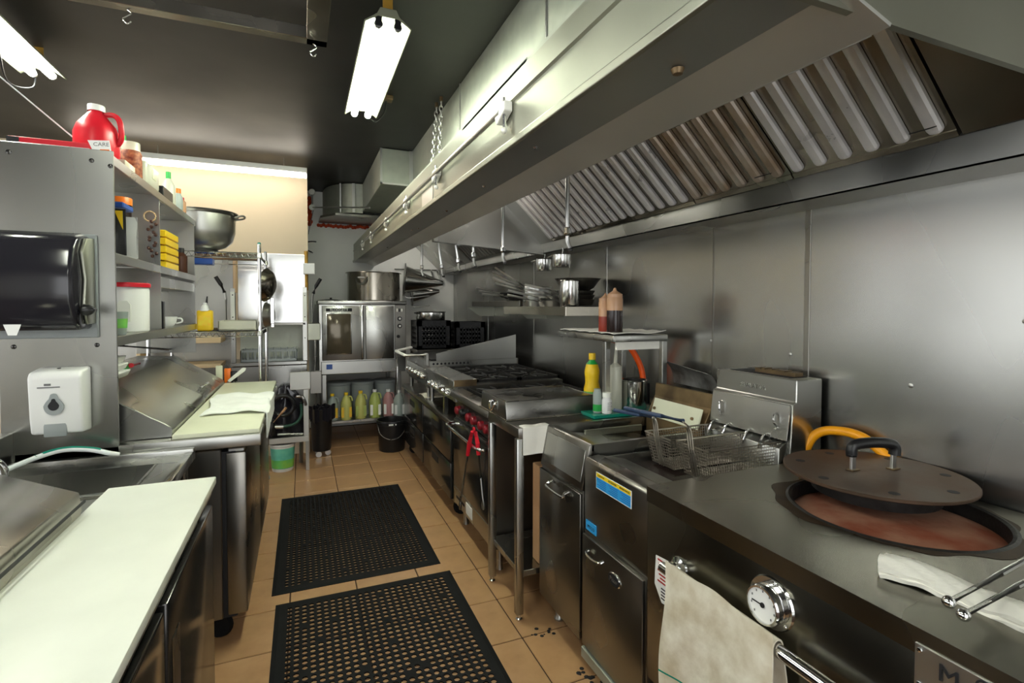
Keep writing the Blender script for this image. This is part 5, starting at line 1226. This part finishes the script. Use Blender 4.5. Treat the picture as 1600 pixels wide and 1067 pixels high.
one('red_knife', T([(-.83, 3.35, 1.185), (-.80, 3.12, 1.20), (-.79, 3.05, 1.205)], [.006, .008, .012], 8), 'plastic_red', 'red handled utensil lying on the prep lid ledge', 'utensil')
one('green_tray', bev(B(-.92, 3.0, 1.185, -.80, 3.12, 1.21), .006, 1), 'plastic_green', 'dark green plastic tray on the prep table ledge', 'tray')
bw = bottle('blue_bottle', -.98, 3.1, 1.175, [(.03, 0), (.032, .004), (.032, .10), (.015, .13)], 'plastic_blue', 'blue bottle seen under the lower shelf', (.015, .16, .128), 'plastic_white')
# ------------------------------------------------------------------ wire shelving
wsr = thing('wire_rack', (-.65, 4.5, 0), 'chrome wire shelving rack beyond the far prep table', 'shelving')
rx0, rx1, rya, ryb = -.98, -.29, 4.17, 4.85
for x in (rx0, rx1):
    for y in (rya, ryb):
        p = obj('post', C((x, y, .02), (x, y, 1.955), .0125, n=14), 'chrome', wsr)
        obj('cap', L([(0, .012), (.010, .011), (.013, 0)], (x, y, 1.955), 12), 'plastic_teal' if (x, y) == (rx1, rya) else 'plastic_grey', p)
        obj('foot', C((x, y, 0), (x, y, .03), .016, n=12), 'plastic_grey', p)
        for z in (1.87, 1.30): obj('collar', L([(.014, 0), (.02, .004), (.017, .035), (.014, .04)], (x, y, z-.02), 12), 'zinc', p)
for z in (1.885, 1.315, .35):
    bm = nb()
    for zz in (z, z-.035):
        for a, b in (((rx0, rya), (rx1, rya)), ((rx1, rya), (rx1, ryb)), ((rx1, ryb), (rx0, ryb)), ((rx0, ryb), (rx0, rya))): cyl(bm, (*a, zz), (*b, zz), .0035, n=6)
    n = 17
    for (a, b) in (((rx0, rya), (rx1, rya)), ((rx1, rya), (rx1, ryb))):
        for k in range(n):
            A = Vector((*a, z)).lerp(Vector((*b, z)), k/n); Bq = Vector((*a, z)).lerp(Vector((*b, z)), (k+1)/n); m_ = (A+Bq)/2-Vector((0, 0, .035))
            cyl(bm, A, m_, .002, n=4, cap=False); cyl(bm, m_, Bq, .002, n=4, cap=False)
    for k in range(26): y = rya+(ryb-rya)*k/25; cyl(bm, (rx0, y, z+.003), (rx1, y, z+.003), .0022, n=4, cap=False)
    obj('wire_shelf', bm, 'chrome', wsr, False)
col = thing('footed_colander', (-.70, 4.48, 1.893), 'large footed steel colander bowl on top of the wire rack', 'colander')
obj('bowl', L([(.11, .0), (.125, .0), (.128, .012), (.10, .035), (.16, .055), (.205, .10), (.225, .17), (.228, .295), (.242, .302), (.240, .312), (.22, .305), (.218, .17), (.15, .065), (0, .055)], (-.70, 4.48, 1.893), 44), 'steel', col)
obj('rim', L([(.224, .29), (.246, .292), (.250, .303), (.246, .315), (.224, .312)], (-.70, 4.48, 1.893), 44), 'steel_dark', col)
obj('loop_handle', T(curve([(-.48, 4.40, 2.165), (-.425, 4.39, 2.185), (-.405, 4.43, 2.185), (-.425, 4.50, 2.18), (-.48, 4.49, 2.165)], 4), .008, 8), 'steel', col)
# hanging ladle and skimmer on the rack side
def skimmer(x, y, z, r, ln, label, ax, m='steel'):
    t = thing('hanging_skimmer', (x, y, z-ln), label, 'skimmer')
    obj('bowl', L([(0, -.05), (r*.5, -.042), (r*.85, -.02), (r, .01), (r*1.03, .012), (r*.97, .006), (r*.8, -.016), (0, -.044)], (x, y, z), 30, axis=ax), m, t)
    d = Vector((.03, -.01, -1)).normalized()
    obj('handle', bev(B(x+.02, y-.012, z-r-ln, x+.045, y-.004, z-r+.03), .003, 1), 'steel_polish', t)
    return t
sk1 = skimmer(-.245, 4.30, 1.66, .125, .17, 'large dark perforated skimmer hanging on the rack side', Vector((-.9, .35, .1)), 'steel_brown')
bm = nb()
for i in range(5):
    for j in range(5): lathe(bm, [(0, .001), (.005, .001)], (-.215+.01*j*.4, 4.255-.012+.0*i, 1.60+.018*i), 6, axis=(.9, -.35, 0))
skimmer(-.255, 4.50, 1.43, .10, .0, 'flat steel strainer hanging behind the dark skimmer', Vector((-.95, .25, 0)))
# goods on the wire rack
yb_ = thing('yellow_sauce_bottle', (-.66, 4.24, 1.32), 'yellow labelled plastic bottle with white pump on the wire rack', 'bottle')
obj('bottle_body', bev(B(-.70, 4.20, 1.322, -.60, 4.27, 1.47), .014, 3), 'plastic_yellow', yb_)
obj('shoulder', L([(.045, 0), (.03, .035), (.018, .045), (.018, .06)], (-.65, 4.235, 1.465), 20, sy=.75), 'plastic_white', yb_)
obj('spout', C((-.64, 4.235, 1.52), (-.635, 4.235, 1.57), .008, .004, 10), 'plastic_black', yb_)
obj('label_patch', B(-.69, 4.1985, 1.36, -.61, 4.1998, 1.43), 'yellow_print', yb_, False)
bx = thing('plastic_basin', (-.45, 4.45, 1.32), 'translucent shallow plastic basin on the lower wire shelf', 'basin')
obj('basin_wall', bev(B((-.58, 4.30, 1.325, -.32, 4.31, 1.39), (-.58, 4.60, 1.325, -.32, 4.61, 1.39), (-.58, 4.30, 1.325, -.57, 4.61, 1.39), (-.33, 4.30, 1.325, -.32, 4.61, 1.39)), .003, 1), 'clear_milk', bx)
obj('basin_floor', B(-.575, 4.305, 1.32, -.325, 4.605, 1.328), 'clear_milk', bx, False)
one('blue_packet', bev(B(-.74, 4.24, 1.80, -.60, 4.34, 1.845), .004, 1), 'plastic_blue', 'small blue printed packet tucked under the top wire shelf', 'packet')
# wooden door/board frame behind the rack
wb = thing('wooden_shelf', (-.85, 5.2, .9), 'pale wooden board shelf on the wall behind the wire rack', 'shelf')
obj('board', bev(B(-1.30, 5.20, 1.17, -.68, 5.50, 1.22), .003, 1), 'wood_cream', wb)
obj('board', bev(B(-1.30, 5.20, .95, -.68, 5.50, .985), .003, 1), 'wood_cream', wb)
obj('side_board', bev(B(-1.31, 5.2, .60, -1.28, 5.5, 1.9), .003, 1), 'wood_cream', wb)
# utensils at the prep table end
for i, (x, y, m, lab) in enumerate(((-.555, 4.15, 'poly_cream', 'pale wide spatula handle standing behind the prep table'), (-.50, 4.14, 'plastic_orange', 'orange handled scraper standing behind the prep table'), (-.46, 4.13, 'plastic_black', 'black handled whisk standing behind the prep table'), (-.44, 4.11, 'poly_white', 'white holed spatula leaning over the cream board'))):
    t = thing('spatula', (x, y, .95), lab, 'utensil', 'utensils behind the prep table')
    if i == 3: obj('blade', bev(PR([(-.50, .97), (-.485, .955), (-.385, 1.035), (-.38, 1.055), (-.40, 1.06)], 'y', y-.003, y+.003), .002, 1), m, t)
    else: obj('blade', bev(B(x-.022, y-.006, .95, x+.022, y+.006, 1.075-.02*i), .006, 2), m, t)
    obj('neck', C((x, y, .80), (x, y, .96), .008, n=8), 'steel', t)
# ------------------------------------------------------------------ dishwasher
dw = thing('dishwasher', (-.27, 5.28, 0), 'upright door-type stainless dishwasher with its hood raised', 'dishwasher')
wx0, wx1, wy0, wy1 = -.60, .035, 5.20, 5.575
obj('base', bev(B(wx0, wy0+.02, .62, wx1, wy1, .945), .004, 1), 'steel', dw)
obj('wash_ledge', bev(B(wx0, wy0-.03, .955, wx1, wy1, .985), .003, 1), 'steel', dw)
obj('back_plate', B(wx0+.05, wy1-.01, .985, wx1, wy1, 1.98), 'steel', dw, False)
obj('inner_liner', B(wx0+.05, wy0+.25, .985, wx1, wy0+.26, 1.36), 'galvanised', dw, False)
obj('raised_door', bev(B(wx0+.06, wy0-.005, 1.345, wx1-.01, wy0+.015, 1.985), .003, 1), 'steel_polish', dw)
obj('door_lip', bev(B(wx0+.06, wy0-.012, 1.325, wx1-.01, wy0+.01, 1.345), .002, 1), 'steel_dark', dw)
for x in (wx0, wx1-.035):
    p = obj('post', bev(B(x, wy0-.012, .985, x+.04, wy0+.03, 1.66 if x < -.3 else 1.68), .003, 1), 'steel', dw)
    obj('post_cover', bev(B(x+.002, wy0-.016, 1.36, x+.036, wy0-.012, 1.63), .001, 1), 'poly_white', p)
    for z in (1.2, 1.4, 1.6): obj('bolt', L([(0, .004), (.005, .003), (.006, 0)], (x+.02, wy0-.016, z), 8, axis=(0, -1, 0)), 'steel_black', p)
obj('guide_pipe', C((wx0+.045, wy0+.01, 1.62), (wx0+.045, wy0+.01, 1.92), .022, n=12), 'plastic_tan', dw)
obj('guide_pipe', C((wx1+.0, wy0+.01, 1.65), (wx1+.0, wy0+.01, 2.02), .018, n=12), 'enamel_yellow', dw)
for x, s in ((wx0-.03, -1), (wx1+.05, 1)):
    obj('lever_arm', T([(x, wy0-.02, 1.30), (x+.0, wy0-.03, 1.56), (x+.01*s, wy0-.04, 1.64)], .010, 8), 'steel', dw)
    obj('lever_grip', T([(x+.01*s, wy0-.04, 1.62), (x+.035*s, wy0-.05, 1.69), (x+.075*s, wy0-.06, 1.76)], .017, 10), 'plastic_black', dw)
obj('switch_box', bev(B(wx1-.025, wy0-.08, 1.80, wx1+.075, wy0-.03, 1.90), .005, 1), 'plastic_white', dw)
obj('control_box', bev(B(wx1+.01, wy0-.06, 1.18, wx1+.12, wy0+.06, 1.34), .005, 1), 'steel_hood', dw)
obj('drain_pipe', C((wx1+.075, wy0, .55), (wx1+.075, wy0, 1.18), .012, n=10), 'steel', dw)
for x in (wx0+.06, wx1-.06):
    for y in (wy0+.06, wy1-.06): obj('leg', C((x, y, 0), (x, y, .62), .02, n=10), 'steel', dw)
rkk = thing('dish_rack', (-.27, 5.33, .985), 'grey plastic dish rack inside the dishwasher', 'rack')
bm = nb()
for y0 in (5.23, 5.43): box(bm, -.53, y0, .987, -.05, y0+.008, 1.01); box(bm, -.53, y0, 1.075, -.05, y0+.008, 1.095)
for x0 in (-.53, -.058): box(bm, x0, 5.23, .987, x0+.008, 5.438, 1.095)
for k in range(9):
    x = -.53+.058*k; box(bm, x, 5.23, 1.01, x+.012, 5.238, 1.075)
obj('rack_wall', bm, 'plastic_grey', rkk, False)
obj('rack_floor', B(-.525, 5.235, .987, -.055, 5.435, .995), 'plastic_grey', rkk, False)
for k in range(8): obj('rack_peg', C((-.50+.06*k, 5.34, .995), (-.50+.06*k, 5.34, 1.11), .006, n=6), 'plastic_grey', rkk)
# ------------------------------------------------------------------ low stand with hose, tub and bins
ss = thing('soak_stand', (-.13, 5.08, 0), 'low open stainless stand at the dishwasher with hose and bag on it', 'stand')
obj('front_rail', bev(B(-.33, 4.98, .265, .045, 5.01, .315), .003, 1), 'steel_lip', ss)
for x in (-.33, .02): obj('side_rail', bev(B(x, 5.01, .265, x+.025, 5.17, .30), .003, 1), 'steel', ss)
obj('shelf_plate', bev(B(-.33, 5.01, .30, .045, 5.175, .31), .002, 1), 'steel_dark', ss)
for x in (-.315, .03):
    for y in (4.995, 5.16): obj('leg', bev(B(x-.015, y-.015, 0, x+.015, y+.015, .27), .002, 1), 'steel', ss)
obj('upright', bev(B(.0, 4.98, .315, .045, 5.01, .79), .003, 1), 'steel_lip', ss)
obj('basin_panel', bev(B(-.11, 4.97, .745, .06, 5.01, .905), .003, 1), 'steel_lip', ss)
obj('basin_side', bev(B(.06, 4.98, .70, .155, 5.04, .905), .003, 1), 'steel_dark', ss)
obj('elbow_pipe', T(curve([(-.06, 5.0, .68), (-.01, 4.97, .68), (.01, 4.97, .64), (.02, 4.98, .60)], 4), .014, 8), 'steel', ss)
def heap(u, v):
    a = u*2*PI; r = (.16+.03*math.sin(3*a+1)+.02*math.sin(7*a))*math.cos(v*PI/2*.98); return (-.16+1.02*r*math.cos(a), 5.12+.32*r*math.sin(a), .312+.42*math.sin(v*PI/2)*(1+.1*math.sin(4*a)))
one('rubbish_bag', sheet(heap, 36, 12, .004), 'plastic_smoke', 'slumped black plastic bag on the low stand by the dishwasher', 'bag')
hr_ = thing('coiled_hose', (-.15, 5.03, .31), 'dark coiled hose with wooden stick heaped on the low stand', 'hose')
obj('coil', T([Vector((-.17+.09*math.cos(a*PI/8), 5.045-.0006*a, .60+.09*math.sin(a*PI/8))) for a in range(40)], .018, 8), 'plastic_black', hr_)
obj('mop_head', sphere(nb(), (-.26, 5.05, .40), .085, 8, sx=.9, sy=.4, sz=1.0), 'iron_black', hr_)
obj('green_hose', T(curve([(-.02, 5.03, .62), (-.02, 5.03, .50), (-.07, 5.03, .43), (-.15, 5.03, .41), (-.20, 5.03, .42)], 5), .013, 8), 'hose_green', hr_)
obj('wood_stick', T([(-.29, 5.01, .41), (-.18, 5.01, .54), (-.145, 5.01, .585)], .011, 8), 'card', hr_)
obj('nozzle', C((-.24, 5.015, .415), (-.17, 5.015, .41), .020, n=10), 'zinc', hr_)
obj('floor_bar', C((-.22, 5.03, .34), (.0, 5.04, .325), .012, n=8), 'steel', hr_)
tub = thing('white_tub', (-.18, 5.085, 0), 'white and green printed yogurt tub on the floor under the stand', 'tub')
obj('tub_body', L([(0, 0), (.085, 0), (.09, .008), (.104, .23), (.109, .235), (.109, .25), (.10, .25)], (-.18, 5.085, 0), 30), 'plastic_white', tub)
obj('print_band', L([(.0925, .03), (.1035, .215)], (-.18, 5.085, 0), 30), 'teal_print', tub)
obj('print_patch', L([(.0935, .035), (.0985, .11)], (-.18, 5.085, 0), 30), 'green_print', tub)
bb = thing('trash_bin', (.165, 5.42, 0), 'black bag-lined bin beside the oven legs', 'bin')
obj('bin_body', L([(0, .06), (.085, .06), (.09, .08), (.105, .46), (.11, .48), (.09, .48)], (.165, 5.42, 0), 20), 'plastic_black', bb)
def bag(u, v):
    a = u*2*PI; r = .112+.016*math.sin(a*5)+.015*math.sin(a*9+1); return (.165+r*math.cos(a), 5.42+r*math.sin(a), .50-.13*v+.015*math.sin(a*7))
obj('bag_liner', sheet(bag, 40, 5, .004), 'plastic_smoke', bb)
for a in range(3): obj('caster', L([(0, -.012), (.028, -.012), (.03, 0), (.028, .012), (0, .012)], (.165+.06*math.cos(a*2.1), 5.42+.06*math.sin(a*2.1), .03), 12, axis=(0, 1, 0)), 'zinc', bb)
